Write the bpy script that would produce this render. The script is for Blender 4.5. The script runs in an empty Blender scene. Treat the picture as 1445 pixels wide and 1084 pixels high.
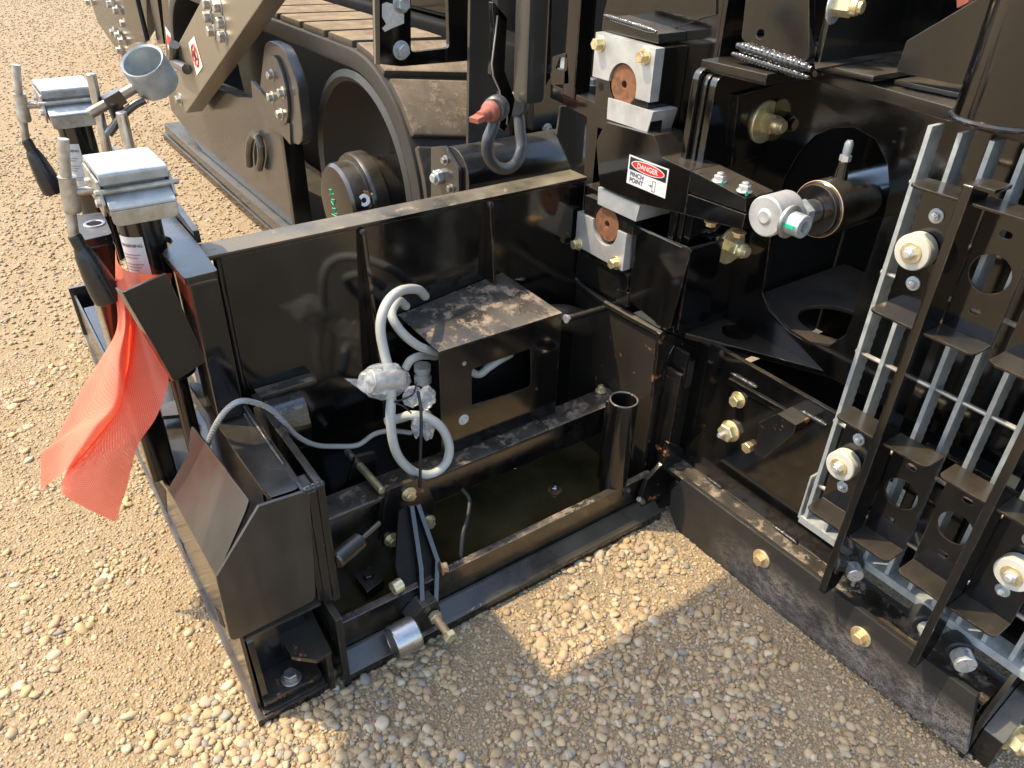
import bpy, bmesh, math, random
import numpy as np
from mathutils import Vector as V, Matrix, noise
random.seed(7); rng = np.random.default_rng(7)
S = bpy.context.scene; COL = S.collection
# ---------------------------------------------------------------- camera
LENS_PX, PW, PH = 1075.0, 1445.0, 1084.0
CAM = V((0, 0, 1.65))
RX, RD, RF = V((.819, -.573, .027)), V((-.295, -.461, -.837)), V((.492, .677, -.547))
RX.normalize(); RF = (RF - RX*RF.dot(RX)).normalized(); RD = RF.cross(RX).normalized()
cd = bpy.data.cameras.new('camera'); cam = bpy.data.objects.new('camera', cd); COL.objects.link(cam)
cd.sensor_width = 36; cd.lens = 36*LENS_PX/PW; cd.clip_start = .05; cd.clip_end = 400
cam.matrix_world = Matrix(((RX.x, -RD.x, -RF.x, CAM.x), (RX.y, -RD.y, -RF.y, CAM.y), (RX.z, -RD.z, -RF.z, CAM.z), (0, 0, 0, 1)))
S.camera = cam
# ---------------------------------------------------------------- sky, sun, exposure
SUN_EL, SUN_AZ = math.radians(60), V((-.75, .66, 0)).normalized()      # SUN_AZ points towards the sun
sun_dir = V((SUN_AZ.x*math.cos(SUN_EL), SUN_AZ.y*math.cos(SUN_EL), math.sin(SUN_EL)))
w = bpy.data.worlds.new('World'); S.world = w; w.use_nodes = True
nt = w.node_tree; bg = nt.nodes['Background']
sk = nt.nodes.new('ShaderNodeTexSky'); sk.sky_type = 'NISHITA'; sk.sun_disc = False
sk.sun_elevation = SUN_EL; sk.sun_rotation = math.atan2(SUN_AZ.x, SUN_AZ.y)
sk.air_density = 1.3; sk.dust_density = 2.6; sk.ozone_density = 1.0
nt.links.new(sk.outputs[0], bg.inputs[0]); bg.inputs[1].default_value = .15
sl = bpy.data.lights.new('sun', 'SUN'); sl.energy = 2.0; sl.angle = math.radians(.53); sl.color = (1, .83, .56)
so = bpy.data.objects.new('sun', sl); COL.objects.link(so); so.rotation_euler = sun_dir.to_track_quat('Z', 'Y').to_euler(); so.location = (-3, 3, 6)
vs = S.view_settings; vs.view_transform = 'Standard'; vs.look = 'None'; vs.exposure = 1.72; vs.gamma = 1; vs.use_curve_mapping = False
S.cycles.max_bounces = 8

# ---------------------------------------------------------------- helpers: points
def at(u, v, p, n):
    """point where the sight line of photo pixel (u,v) meets the plane through p with normal n"""
    d = RX*(u-PW/2) + RD*(v-PH/2) + RF*LENS_PX; n = V(n)
    return CAM + d*((V(p)-CAM).dot(n)/d.dot(n))
def ax(a, c): 
    i = 'xyz'.index(a); n = [0, 0, 0]; n[i] = 1; p = [0, 0, 0]; p[i] = c; return V(p), V(n)
def A(a, c, *uv): 
    p, n = ax(a, c); return [at(u, v, p, n) for u, v in uv]
def A1(a, c, u, v): return A(a, c, (u, v))[0]
def arc(c, r, n, k=24, a0=0, a1=2*math.pi, ref=None):
    n = V(n).normalized(); e = V(ref) if ref else (V((0, 0, 1)) if abs(n.z) < .9 else V((1, 0, 0)))
    e = (e - n*e.dot(n)).normalized(); f = n.cross(e); full = abs(a1-a0) > 6.28
    return [V(c) + (e*math.cos(a0+(a1-a0)*i/(k if full else k-1)) + f*math.sin(a0+(a1-a0)*i/(k if full else k-1)))*r for i in range(k)]
def slot(c, d, L, r, n, k=8):
    d = V(d).normalized(); n = V(n).normalized(); f = n.cross(d); c = V(c); o = []
    for s in (1, -1):
        for i in range(k):
            a = -math.pi/2 + math.pi*i/(k-1)
            o.append(c + d*s*(L/2-r) + (d*math.cos(a) + f*math.sin(a))*r*s)
    return o
def rnd(pts, r, k=4, only=None):
    """round the corners of a planar outline"""
    o = []; n = len(pts)
    for i, p in enumerate(pts):
        p = V(p)
        if only is not None and i not in only: o.append(p); continue
        a, b = V(pts[i-1])-p, V(pts[(i+1) % n])-p; la, lb = a.length, b.length; a.normalize(); b.normalize()
        th = a.angle(b); d = min(r/math.tan(max(th, .15)/2), la*.48, lb*.48)
        p0, p1 = p+a*d, p+b*d
        for j in range(k+1):
            t = j/k; o.append(p0*(1-t)**2 + p*2*t*(1-t) + p1*t*t)
    return o
# ---------------------------------------------------------------- helpers: shapes into a bmesh
def prism(bm, pts, vec, holes=(), bev=.0015):
    vec = V(vec); t = bmesh.new(); es = []
    for loop in [pts, *holes]:
        vv = [t.verts.new(p) for p in loop]
        es += [t.edges.new((vv[i], vv[(i+1) % len(vv)])) for i in range(len(vv))]
    if holes: bmesh.ops.triangle_fill(t, edges=es, use_beauty=True)
    else: t.faces.new(list(t.verts))
    r = bmesh.ops.extrude_face_region(t, geom=list(t.faces))
    for e in r['geom']:
        if isinstance(e, bmesh.types.BMVert): e.co += vec
    bmesh.ops.recalc_face_normals(t, faces=t.faces)
    if bev: bevel(t, bev)
    join(bm, t)
def bevel(t, b, seg=2, ang=.6):
    es = [e for e in t.edges if len(e.link_faces) == 2 and e.calc_face_angle(0) > ang]
    if es: bmesh.ops.bevel(t, geom=es, offset=b, segments=seg, profile=.6, affect='EDGES', clamp_overlap=True)
def join(bm, t):
    m = bpy.data.meshes.new('tmp'); t.to_mesh(m); t.free(); bm.from_mesh(m); bpy.data.meshes.remove(m)
def box(bm, a, b, bev=.002, mat=None):
    t = bmesh.new(); bmesh.ops.create_cube(t, size=1); a, b = V(a), V(b)
    for v in t.verts: v.co = V((a.x+(b.x-a.x)*(v.co.x+.5), a.y+(b.y-a.y)*(v.co.y+.5), a.z+(b.z-a.z)*(v.co.z+.5)))
    bmesh.ops.recalc_face_normals(t, faces=t.faces)
    if bev: bevel(t, bev)
    if mat: t.transform(mat)
    join(bm, t)
def bar(bm, p0, p1, wd, ht, up=(0, 0, 1), bev=.0015):
    """rectangular bar from p0 to p1, wd across, ht along up"""
    p0, p1 = V(p0), V(p1); d = (p1-p0); L = d.length; d.normalize(); s = d.cross(V(up)).normalized(); u = s.cross(d)
    M = Matrix((( d.x, s.x, u.x, p0.x), (d.y, s.y, u.y, p0.y), (d.z, s.z, u.z, p0.z), (0, 0, 0, 1)))
    box(bm, (0, -wd/2, -ht/2), (L, wd/2, ht/2), bev, M)
def lathe(bm, prof, p0, axis, seg=24, cap=True):
    """revolve [(radius, height)...] about axis through p0"""
    p0, n = V(p0), V(axis).normalized(); e = (V((0, 0, 1)) if abs(n.z) < .9 else V((1, 0, 0))); e = (e-n*e.dot(n)).normalized(); f = n.cross(e)
    rings = []
    for r, h in prof:
        rings.append([bm.verts.new(p0+n*h+(e*math.cos(2*math.pi*i/seg)+f*math.sin(2*math.pi*i/seg))*max(r, 1e-5)) for i in range(seg)])
    for a, b in zip(rings, rings[1:]):
        for i in range(seg): bm.faces.new((a[i], a[(i+1) % seg], b[(i+1) % seg], b[i]))
    if cap:
        if prof[0][0] > 1e-4: bm.faces.new(list(reversed(rings[0])))
        if prof[-1][0] > 1e-4: bm.faces.new(rings[-1])
def cyl(bm, p0, p1, r, seg=20, ch=.0015, r1=None):
    p0, p1 = V(p0), V(p1); L = (p1-p0).length; r1 = r if r1 is None else r1
    lathe(bm, [(r-ch, 0), (r, ch), (r1, L-ch), (r1-ch, L)], p0, p1-p0, seg)
def pipe(bm, p0, p1, r, ri, seg=24, ch=.001):
    p0, p1 = V(p0), V(p1); L = (p1-p0).length
    lathe(bm, [(ri, 0), (r-ch, 0), (r, ch), (r, L-ch), (r-ch, L), (ri+ch, L), (ri, L-ch), (ri, 0)], p0, p1-p0, seg, False)
def cat(pts, k=8):
    pts = [V(p) for p in pts]; q = [pts[0]*2-pts[1]] + pts + [pts[-1]*2-pts[-2]]; o = []
    for i in range(1, len(q)-2):
        for j in range(k):
            t = j/k; a, b, c, d = q[i-1:i+3]
            o.append(.5*((2*b)+(c-a)*t+(2*a-5*b+4*c-d)*t*t+(3*b-a-3*c+d)*t**3))
    return o+[pts[-1]]
def sweep(bm, pts, r, seg=10, closed=False, cap=True):
    pts = [V(p) for p in pts]; n = len(pts); rr = r if isinstance(r, (list, tuple)) else [r]*n
    tg = [(pts[(i+1) % n]-pts[i-1] if closed else pts[min(i+1, n-1)]-pts[max(i-1, 0)]).normalized() for i in range(n)]
    e = tg[0].orthogonal().normalized(); rings = []
    for i in range(n):
        e = (e-tg[i]*e.dot(tg[i])).normalized(); f = tg[i].cross(e)
        rings.append([bm.verts.new(pts[i]+(e*math.cos(2*math.pi*j/seg)+f*math.sin(2*math.pi*j/seg))*rr[i]) for j in range(seg)])
    prs = list(zip(rings, rings[1:]))+([(rings[-1], rings[0])] if closed else [])
    for a, b in prs:
        for j in range(seg): bm.faces.new((a[j], a[(j+1) % seg], b[(j+1) % seg], b[j]))
    if cap and not closed: bm.faces.new(list(reversed(rings[0]))); bm.faces.new(rings[-1])
def weld(bm, p0, p1, r=.006, sag=0):
    """a rippled weld bead"""
    p0, p1 = V(p0), V(p1); L = (p1-p0).length; n = max(8, int(L/(r*.16))); pts = []; rr = []; ph = 0
    for i in range(n+1):
        t = i/n; j = V((random.uniform(-1, 1), random.uniform(-1, 1), random.uniform(-1, 1)))*r*.025
        pts.append(p0.lerp(p1, t)+j); ph += random.uniform(.7, 1.05); rr.append(r*(.95+.07*math.sin(ph)+random.uniform(-.015, .015)) * (min(1, .5+4*min(t, 1-t))))
    sweep(bm, pts, rr, 12)
# ---------------------------------------------------------------- helpers: objects
def mesh_of(bm, name, mat, angle=32):
    bmesh.ops.recalc_face_normals(bm, faces=bm.faces)
    me = bpy.data.meshes.new(name); bm.to_mesh(me); bm.free()
    for p in me.polygons: p.use_smooth = True
    me.set_sharp_from_angle(angle=math.radians(angle)); me.materials.append(mat); return me
def thing(name, label, cat_, loc=(0, 0, 0), group=None):
    o = bpy.data.objects.new(name, None); o.empty_display_size = .05; COL.objects.link(o); o.location = loc
    o['label'] = label; o['category'] = cat_
    if group: o['group'] = group
    return o
def wloc(o):
    p = V(o.location)
    while o.parent: o = o.parent; p += V(o.location)
    return p
def part(name, bm, mat, parent=None, label=None, angle=32):
    """link a bmesh (world coordinates) as one mesh object under parent, its origin at its own centre"""
    c = sum((v.co for v in bm.verts), V())/max(1, len(bm.verts))
    for v in bm.verts: v.co -= c
    o = bpy.data.objects.new(name, mesh_of(bm, name, mat, angle)); COL.objects.link(o)
    if angle < 100 and len(o.data.polygons) < 20000: o.modifiers.new('WeightedNormal', 'WEIGHTED_NORMAL').keep_sharp = True
    o.location = c-(wloc(parent) if parent else V())
    if parent: o.parent = parent
    if label: o['label'] = label
    return o
def P(name, mat, parent, fn, *a, label=None, **k):
    bm = bmesh.new(); fn(bm, *a, **k); return part(name, bm, mat, parent, label)
def plate(name, mat, parent, pts, vec, holes=(), bev=.0015, rad=0, only=None, label=None):
    bm = bmesh.new(); prism(bm, rnd(pts, rad, only=only) if rad else pts, vec, holes, bev); return part(name, bm, mat, parent, label)
def single(o, label, cat_, group=None, kind=None):
    o['label'] = label; o['category'] = cat_
    if group: o['group'] = group
    return o
# ---------------------------------------------------------------- materials
def new_mat(name):
    m = bpy.data.materials.new(name); m.use_nodes = True; n = m.node_tree; b = n.nodes['Principled BSDF']; return m, n, b
def N(n, t, **k):
    x = n.nodes.new(t)
    for a, v in k.items(): setattr(x, a, v)
    return x
def pos(n, s=None):
    g = N(n, 'ShaderNodeNewGeometry')
    return g
def nz(n, g, scale, detail=4, rough=.55, sc=None):
    t = N(n, 'ShaderNodeTexNoise'); t.inputs['Scale'].default_value = scale; t.inputs['Detail'].default_value = detail; t.inputs['Roughness'].default_value = rough
    if sc:
        mp = N(n, 'ShaderNodeMapping'); mp.inputs['Scale'].default_value = sc; n.links.new(g.outputs['Position'], mp.inputs['Vector']); n.links.new(mp.outputs[0], t.inputs['Vector'])
    else: n.links.new(g.outputs['Position'], t.inputs['Vector'])
    return t.outputs['Fac']
def ramp(n, x, a, b, va=0., vb=1.):
    r = N(n, 'ShaderNodeMapRange'); r.inputs['From Min'].default_value = a; r.inputs['From Max'].default_value = b; r.inputs['To Min'].default_value = va; r.inputs['To Max'].default_value = vb
    n.links.new(x, r.inputs['Value']); return r.outputs[0]
def mth(n, op, a, b=None):
    r = N(n, 'ShaderNodeMath', operation=op)
    for i, x in enumerate((a, b)):
        if x is None: continue
        if isinstance(x, (int, float)): r.inputs[i].default_value = x
        else: n.links.new(x, r.inputs[i])
    r.use_clamp = op in ('MULTIPLY', 'ADD', 'MAXIMUM') ; return r.outputs[0]
def mix(n, f, a, b):
    r = N(n, 'ShaderNodeMix', data_type='RGBA')
    for i, x in ((0, f), (6, a), (7, b)):
        if isinstance(x, (int, float)): r.inputs[i].default_value = x
        elif isinstance(x, tuple): r.inputs[i].default_value = (*x, 1) if len(x) == 3 else x
        else: n.links.new(x, r.inputs[i])
    return r.outputs[2]
def bump(n, h, st, dist=.002, prev=None):
    b = N(n, 'ShaderNodeBump'); b.inputs['Strength'].default_value = st; b.inputs['Distance'].default_value = dist; n.links.new(h, b.inputs['Height'])
    if prev: n.links.new(prev, b.inputs['Normal'])
    return b.outputs[0]
def paint(name, base=(.0025, .0025, .0028), rough=.085, dust=.22, mud=0., grime=.26, spec=.8, dustcol=(.23, .19, .135), rust=0., edge=.55):
    """gloss paint with orange peel, smears, settled dust on upward faces, caked mud and chips"""
    m, n, b = new_mat(name); g = pos(n); L = n.links
    sep = N(n, 'ShaderNodeSeparateXYZ'); L.new(g.outputs['Normal'], sep.inputs[0])
    up = ramp(n, sep.outputs[2], .25, .95)
    sm = nz(n, g, 9, 5, .6); fine = nz(n, g, 160, 3, .6); big = nz(n, g, 3.1, 3); grit = nz(n, g, 420, 2, .7); st = nz(n, g, 30, 4, .6, (1, 1, .12))
    # settled dust
    d = mth(n, 'MULTIPLY', mth(n, 'MULTIPLY', up, ramp(n, sm, .3, .75, .25, 1.)), dust)
    film = mth(n, 'MULTIPLY', ramp(n, mth(n, 'MULTIPLY', big, mth(n, 'ADD', st, .35)), .32, .62), grime*.10)
    speck = mth(n, 'MULTIPLY', ramp(n, grit, .70, .76), grime*.55)
    d = mth(n, 'MAXIMUM', mth(n, 'MAXIMUM', d, film), speck)
    col = mix(n, d, base, dustcol)
    if edge:
        bv = N(n, 'ShaderNodeBevel'); bv.samples = 3; bv.inputs['Radius'].default_value = .003
        dt = N(n, 'ShaderNodeVectorMath', operation='DOT_PRODUCT'); L.new(bv.outputs[0], dt.inputs[0]); L.new(g.outputs['Normal'], dt.inputs[1])
        ek = mth(n, 'MULTIPLY', ramp(n, dt.outputs['Value'], .985, .86), mth(n, 'MULTIPLY', ramp(n, nz(n, g, 38, 6, .7), .42, .62), edge))
        col = mix(n, ek, col, mix(n, ramp(n, sm, .45, .6), (.21, .19, .17), (.24, .14, .085)))
    rgh = mth(n, 'ADD', ramp(n, sm, .35, .8, rough, rough+.05), mth(n, 'MULTIPLY', d, .75))
    if mud:
        mk = mth(n, 'MULTIPLY', ramp(n, nz(n, g, 20, 12, .76), .66-.17*mud, .73-.17*mud), ramp(n, sep.outputs[2], .2, .8, .04, 1.))
        mc = mix(n, fine, (.17, .12, .08), (.29, .215, .145)); col = mix(n, mk, col, mc); rgh = mth(n, 'MAXIMUM', rgh, mth(n, 'MULTIPLY', mk, .95))
        hb = mth(n, 'ADD', mth(n, 'MULTIPLY', mk, .8), mth(n, 'MULTIPLY', mth(n, 'MULTIPLY', fine, mk), .5))
    if rust:
        rk = ramp(n, nz(n, g, 24, 6, .7), .70-.2*rust, .76-.2*rust); col = mix(n, rk, col, mix(n, fine, (.17, .055, .022), (.33, .13, .055))); rgh = mth(n, 'MAXIMUM', rgh, mth(n, 'MULTIPLY', rk, .9))
    nb = bump(n, nz(n, g, 75, 2), .03, .002); nb = bump(n, nz(n, g, 5, 2), .06, .008, nb)
    if mud: nb = bump(n, hb, .6, .002, nb)
    L.new(col, b.inputs['Base Color']); L.new(rgh, b.inputs['Roughness']); L.new(nb, b.inputs['Normal']); b.inputs['Specular IOR Level'].default_value = spec
    return m
def metal(name, col, col2, rough=.35, sc=40, metallic=1., stain=None, bumpk=.15):
    m, n, b = new_mat(name); g = pos(n); L = n.links
    f = nz(n, g, sc, 5, .65); f2 = nz(n, g, sc*.2, 3); c = mix(n, ramp(n, f, .35, .65), col, col2)
    if stain: c = mix(n, ramp(n, f2, .52, .68), c, stain)
    L.new(c, b.inputs['Base Color']); L.new(ramp(n, f, .3, .7, rough-.08, rough+.15), b.inputs['Roughness']); b.inputs['Metallic'].default_value = metallic
    L.new(bump(n, nz(n, g, sc*6, 3), bumpk, .0008), b.inputs['Normal']); return m
def plain(name, col, rough=.5, metallic=0., var=.12, sc=25, spec=.5, bumpk=.1):
    m, n, b = new_mat(name); g = pos(n); L = n.links
    lo = tuple(c*(1-var) for c in col); hi = tuple(min(1, c*(1+var)) for c in col)
    L.new(mix(n, nz(n, g, sc, 5), lo, hi), b.inputs['Base Color']); b.inputs['Metallic'].default_value = metallic; b.inputs['Specular IOR Level'].default_value = spec
    L.new(ramp(n, nz(n, g, sc*3, 3), .3, .7, max(.02, rough-.08), rough+.08), b.inputs['Roughness']); L.new(bump(n, nz(n, g, sc*8, 2), bumpk, .0008), b.inputs['Normal']); return m
M = {}
M['black'] = paint('black gloss paint')
M['black_mud'] = paint('black paint with caked mud', mud=.84, grime=.7, dust=.35, rough=.13, spec=1.)
M['black_clean'] = paint('clean black paint', grime=.14, dust=.12)
M['black_haze'] = paint('hazy smeared black paint', base=(.007, .0065, .006), rough=.26, grime=1.1, dust=.3, spec=.9)
M['black_dusty'] = paint('dust filmed black paint', grime=.3, dust=.75, mud=.52, dustcol=(.20, .165, .10))
M['drum'] = paint('caked dark drum rubber', base=(.012, .010, .008), rough=.5, dust=.3, grime=.6, mud=.35, dustcol=(.12, .085, .05))
M['shackle'] = plain('blue grey shackle paint', (.06, .062, .066), .38, 0, .2, 30)
M['black_worn'] = paint('worn dusty black paint', rough=.16, grime=.3, dust=.30, base=(.005, .005, .005))
M['black_rust'] = paint('black paint rubbed to rust', rough=.2, grime=.3, dust=.25, rust=.45, base=(.005, .005, .005))
M['wear'] = paint('scuffed black wear plate', rough=.36, grime=.9, dust=.3, base=(.010, .010, .010), dustcol=(.16, .135, .115))
M['taupe'] = paint('taupe machine paint', base=(.14, .115, .08), rough=.28, dust=.15, grime=.2)
M['frame_grey'] = paint('dusty dark grey machine paint', base=(.04, .038, .034), rough=.17, dust=.25, grime=.4)
M['zinc'] = metal('galvanised steel', (.34, .37, .385), (.48, .51, .51), .42, 35, .5, None)
M['zinc_dirty'] = metal('dulled galvanised steel', (.32, .30, .26), (.50, .47, .42), .42, 45, .8, (.27, .23, .18))
M['zinc_bright'] = metal('bright zinc', (.58, .59, .60), (.72, .72, .71), .28, 60, .7)
M['yzinc'] = metal('yellow zinc plate', (.62, .52, .28), (.78, .69, .44), .32, 70, .75, (.58, .44, .24))
M['yzinc_rust'] = metal('yellow zinc gone rusty', (.62, .48, .27), (.58, .34, .17), .45, 90, .6, (.42, .22, .11))
M['alu'] = metal('milled pale steel', (.40, .40, .39), (.50, .50, .49), .42, 18, .5, (.34, .33, .31), .1)
M['rust'] = metal('brown surface rust', (.11, .042, .018), (.24, .105, .048), .8, 60, .1, (.17, .07, .03), .6)
M['steel'] = metal('bare turned steel', (.42, .40, .38), (.58, .56, .53), .3, 30, 1., (.30, .25, .21))
M['rubber'] = plain('black rubber', (.018, .018, .018), .55, 0, .3)
M['rubber_dust'] = paint('dusty rubber', base=(.028, .026, .024), rough=.45, dust=.22, grime=.2, spec=.35, dustcol=(.17, .135, .10))
M['tread'] = paint('sandy rubber tread', base=(.05, .042, .034), rough=.75, dust=.8, grime=1., mud=.85, spec=.2, dustcol=(.33, .255, .165))
M['weld'] = paint('painted weld bead', base=(.012, .013, .015), rough=.10, dust=.12, grime=.1, spec=.8)
M['knob'] = plain('black moulded plastic', (.016, .016, .017), .3, 0, .2)
M['cable'] = plain('pale grey cable sheath', (.42, .425, .39), .42, 0, .1, 30)
M['nylon'] = plain('white nylon', (.47, .46, .40), .4, 0, .05)
M['tie'] = plain('black nylon tie', (.02, .022, .024), .4)
M['orange_paint'] = plain('orange pin paint', (.33, .105, .075), .45, 0, .25, 60)
M['green_mark'] = plain('green marker paint', (.0, .42, .22), .5)
M['white_print'] = plain('white label film', (.55, .55, .54), .4, 0, .03)
M['black_print'] = plain('black print', (.012, .012, .014), .4)
M['blue_print'] = plain('dark blue print', (.03, .03, .09), .4)
M['red_print'] = plain('red print', (.62, .02, .015), .4)
M['cream_print'] = plain('cream label film', (.74, .68, .52), .45, 0, .04)
M['grey_print'] = plain('grey print', (.25, .25, .26), .5)
M['foil'] = metal('torn silver label', (.55, .54, .52), (.72, .71, .69), .4, 120, .4, None, .8)
M['twig'] = plain('dry twig', (.16, .10, .06), .8, 0, .3, 60)
M['straw'] = plain('dry straw', (.42, .33, .2), .7)
M['dark_in'] = plain('dark shaded hollow', (.010, .009, .008), .5, 0, .4, spec=.15)  # near-black standing in for the shade in holes and hollows
M['dusty_brown'] = paint('dusty brown interior', base=(.018, .014, .010), rough=.4, dust=.25, grime=.6, rust=.3, dustcol=(.14, .10, .07))  # inner steel browned by dust and rust
def mk_braid():
    m, n, b = new_mat('braided sleeve'); g = pos(n); wv = N(n, 'ShaderNodeTexWave', wave_type='BANDS', bands_direction='DIAGONAL'); wv.inputs['Scale'].default_value = 120; wv.inputs['Distortion'].default_value = 3; n.links.new(g.outputs['Position'], wv.inputs['Vector'])
    n.links.new(mix(n, wv.outputs['Fac'], (.17, .18, .18), (.46, .47, .46)), b.inputs['Base Color']); b.inputs['Roughness'].default_value = .5; b.inputs['Metallic'].default_value = .2
    n.links.new(bump(n, wv.outputs['Fac'], .6, .001), b.inputs['Normal']); return m
M['braid'] = mk_braid()
def mk_film():
    m, n, b = new_mat('clear plastic film'); g = pos(n); b.inputs['Base Color'].default_value = (.9, .92, .94, 1); b.inputs['Roughness'].default_value = .08
    f = nz(n, g, 55, 4, .6); b.inputs['IOR'].default_value = 1.5; b.inputs['Specular IOR Level'].default_value = .9
    n.links.new(ramp(n, f, .3, .7, .07, .36), b.inputs['Alpha']); n.links.new(bump(n, nz(n, g, 45, 2), .6, .006), b.inputs['Normal']); return m
M['film'] = mk_film()
def mk_flag():
    m, n, b = new_mat('coral mesh fabric'); L = n.links; uv = N(n, 'ShaderNodeUVMap'); g = pos(n)
    sx = N(n, 'ShaderNodeSeparateXYZ'); L.new(uv.outputs[0], sx.inputs[0])
    a = mth(n, 'SINE', mth(n, 'MULTIPLY', sx.outputs[0], 1.)); 
    def s(o, k): 
        q = N(n, 'ShaderNodeMath', operation='MULTIPLY'); L.new(o, q.inputs[0]); q.inputs[1].default_value = k
        r = N(n, 'ShaderNodeMath', operation='SINE'); L.new(q.outputs[0], r.inputs[0]); return r.outputs[0]
    q = N(n, 'ShaderNodeMath', operation='MULTIPLY'); L.new(s(sx.outputs[0], 2*math.pi*62), q.inputs[0]); L.new(s(sx.outputs[1], 2*math.pi*78), q.inputs[1])
    hole = ramp(n, q.outputs[0], .25, .6)
    L.new(mix(n, nz(n, g, 14, 3), (1., .19, .115), (1., .25, .165)), b.inputs['Base Color']); b.inputs['Roughness'].default_value = .7
    tr = N(n, 'ShaderNodeBsdfTranslucent'); tr.inputs[0].default_value = (1., .20, .08, 1); ms = N(n, 'ShaderNodeMixShader'); ms.inputs[0].default_value = .28
    tp = N(n, 'ShaderNodeBsdfTransparent'); mt = N(n, 'ShaderNodeMixShader')
    L.new(b.outputs[0], ms.inputs[1]); L.new(tr.outputs[0], ms.inputs[2]); L.new(mth(n, 'MULTIPLY', hole, .45), mt.inputs[0]); L.new(ms.outputs[0], mt.inputs[1]); L.new(tp.outputs[0], mt.inputs[2])
    L.new(bump(n, q.outputs[0], .5, .001), b.inputs['Normal']); L.new(mt.outputs[0], n.nodes['Material Output'].inputs[0]); return m
M['flag'] = mk_flag()
def mk_puddle():
    m, n, b = new_mat('oily standing water'); g = pos(n); f = nz(n, g, 7, 4)
    n.links.new(mix(n, ramp(n, f, .35, .7), (.035, .028, .011), (.08, .062, .025)), b.inputs['Base Color']); b.inputs['Roughness'].default_value = .08
    n.links.new(bump(n, nz(n, g, 12, 2), .05, .004), b.inputs['Normal']); return m
M['puddle'] = mk_puddle()
def mk_ground():
    m, n, b = new_mat('sandy gravel bed'); g = pos(n); L = n.links
    big = nz(n, g, 1.1, 4); mid = nz(n, g, 9, 5, .6); fi = nz(n, g, 260, 3, .7)
    v = N(n, 'ShaderNodeTexVoronoi', feature='F1'); v.inputs['Scale'].default_value = 150; L.new(g.outputs['Position'], v.inputs['Vector'])
    v2 = N(n, 'ShaderNodeTexVoronoi', feature='F1'); v2.inputs['Scale'].default_value = 62; L.new(g.outputs['Position'], v2.inputs['Vector'])
    hue = N(n, 'ShaderNodeSeparateColor'); L.new(v.outputs['Color'], hue.inputs[0])
    c = mix(n, ramp(n, mid, .3, .7), (.215, .158, .09), (.29, .22, .135)); c = mix(n, ramp(n, big, .35, .7, 0, .6), c, (.26, .185, .10))
    c = mix(n, mth(n, 'MULTIPLY', ramp(n, hue.outputs[0], .55, 1.), .55), c, (.38, .31, .22)); c = mix(n, mth(n, 'MULTIPLY', ramp(n, hue.outputs[1], .8, .95), .5), c, (.17, .15, .13))
    L.new(c, b.inputs['Base Color']); b.inputs['Roughness'].default_value = .95; b.inputs['Specular IOR Level'].default_value = .2
    nb = bump(n, v2.outputs['Distance'], .35, -.008); nb = bump(n, v.outputs['Distance'], .8, -.005, nb); nb = bump(n, fi, .6, .0015, nb)
    L.new(nb, b.inputs['Normal']); return m
M['ground'] = mk_ground()
def mk_stone():
    m, n, b = new_mat('river pebbles'); g = pos(n); L = n.links; at_ = N(n, 'ShaderNodeAttribute', attribute_name='tint')
    c = mix(n, mth(n, 'MULTIPLY', nz(n, g, 130, 4, .6), .5), at_.outputs['Color'], (.38, .28, .17)); L.new(c, b.inputs['Base Color']); b.inputs['Roughness'].default_value = .8; b.inputs['Specular IOR Level'].default_value = .3
    L.new(bump(n, nz(n, g, 240, 3), .3, .001), b.inputs['Normal']); return m
M['stone'] = mk_stone()
def mk_wear():
    m, n, b = new_mat('scuffed dusty wear plate'); g = pos(n); L = n.links; sp = N(n, 'ShaderNodeSeparateXYZ'); L.new(g.outputs['Position'], sp.inputs[0])
    wob = nz(n, g, 7, 4); zz = mth(n, 'SUBTRACT', sp.outputs[2], .055);
    ab = N(n, 'ShaderNodeMath', operation='ABSOLUTE'); L.new(zz, ab.inputs[0])
    band = mth(n, 'MULTIPLY', ramp(n, ab.outputs[0], .10, .02), mth(n, 'MULTIPLY', ramp(n, sp.outputs[1], .98, .78), ramp(n, wob, .22, .5)))
    sc = ramp(n, nz(n, g, 300, 3, .75), .48, .62); sc2 = ramp(n, nz(n, g, 90, 6, .7, (1, .55, 1)), .40, .66)
    d = mth(n, 'MULTIPLY', band, mth(n, 'ADD', mth(n, 'MULTIPLY', sc2, .5), mth(n, 'MULTIPLY', sc, .5))); d = mth(n, 'MAXIMUM', d, mth(n, 'MULTIPLY', ramp(n, nz(n, g, 420, 2, .7), .68, .74), .35))
    L.new(mix(n, d, mix(n, nz(n, g, 22, 5), (.012, .0115, .011), (.026, .024, .022)), (.36, .30, .255)), b.inputs['Base Color']); L.new(ramp(n, d, 0, 1, .45, .95), b.inputs['Roughness'])
    L.new(bump(n, nz(n, g, 140, 4), .15, .001), b.inputs['Normal']); return m
M['wear'] = mk_wear()
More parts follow.
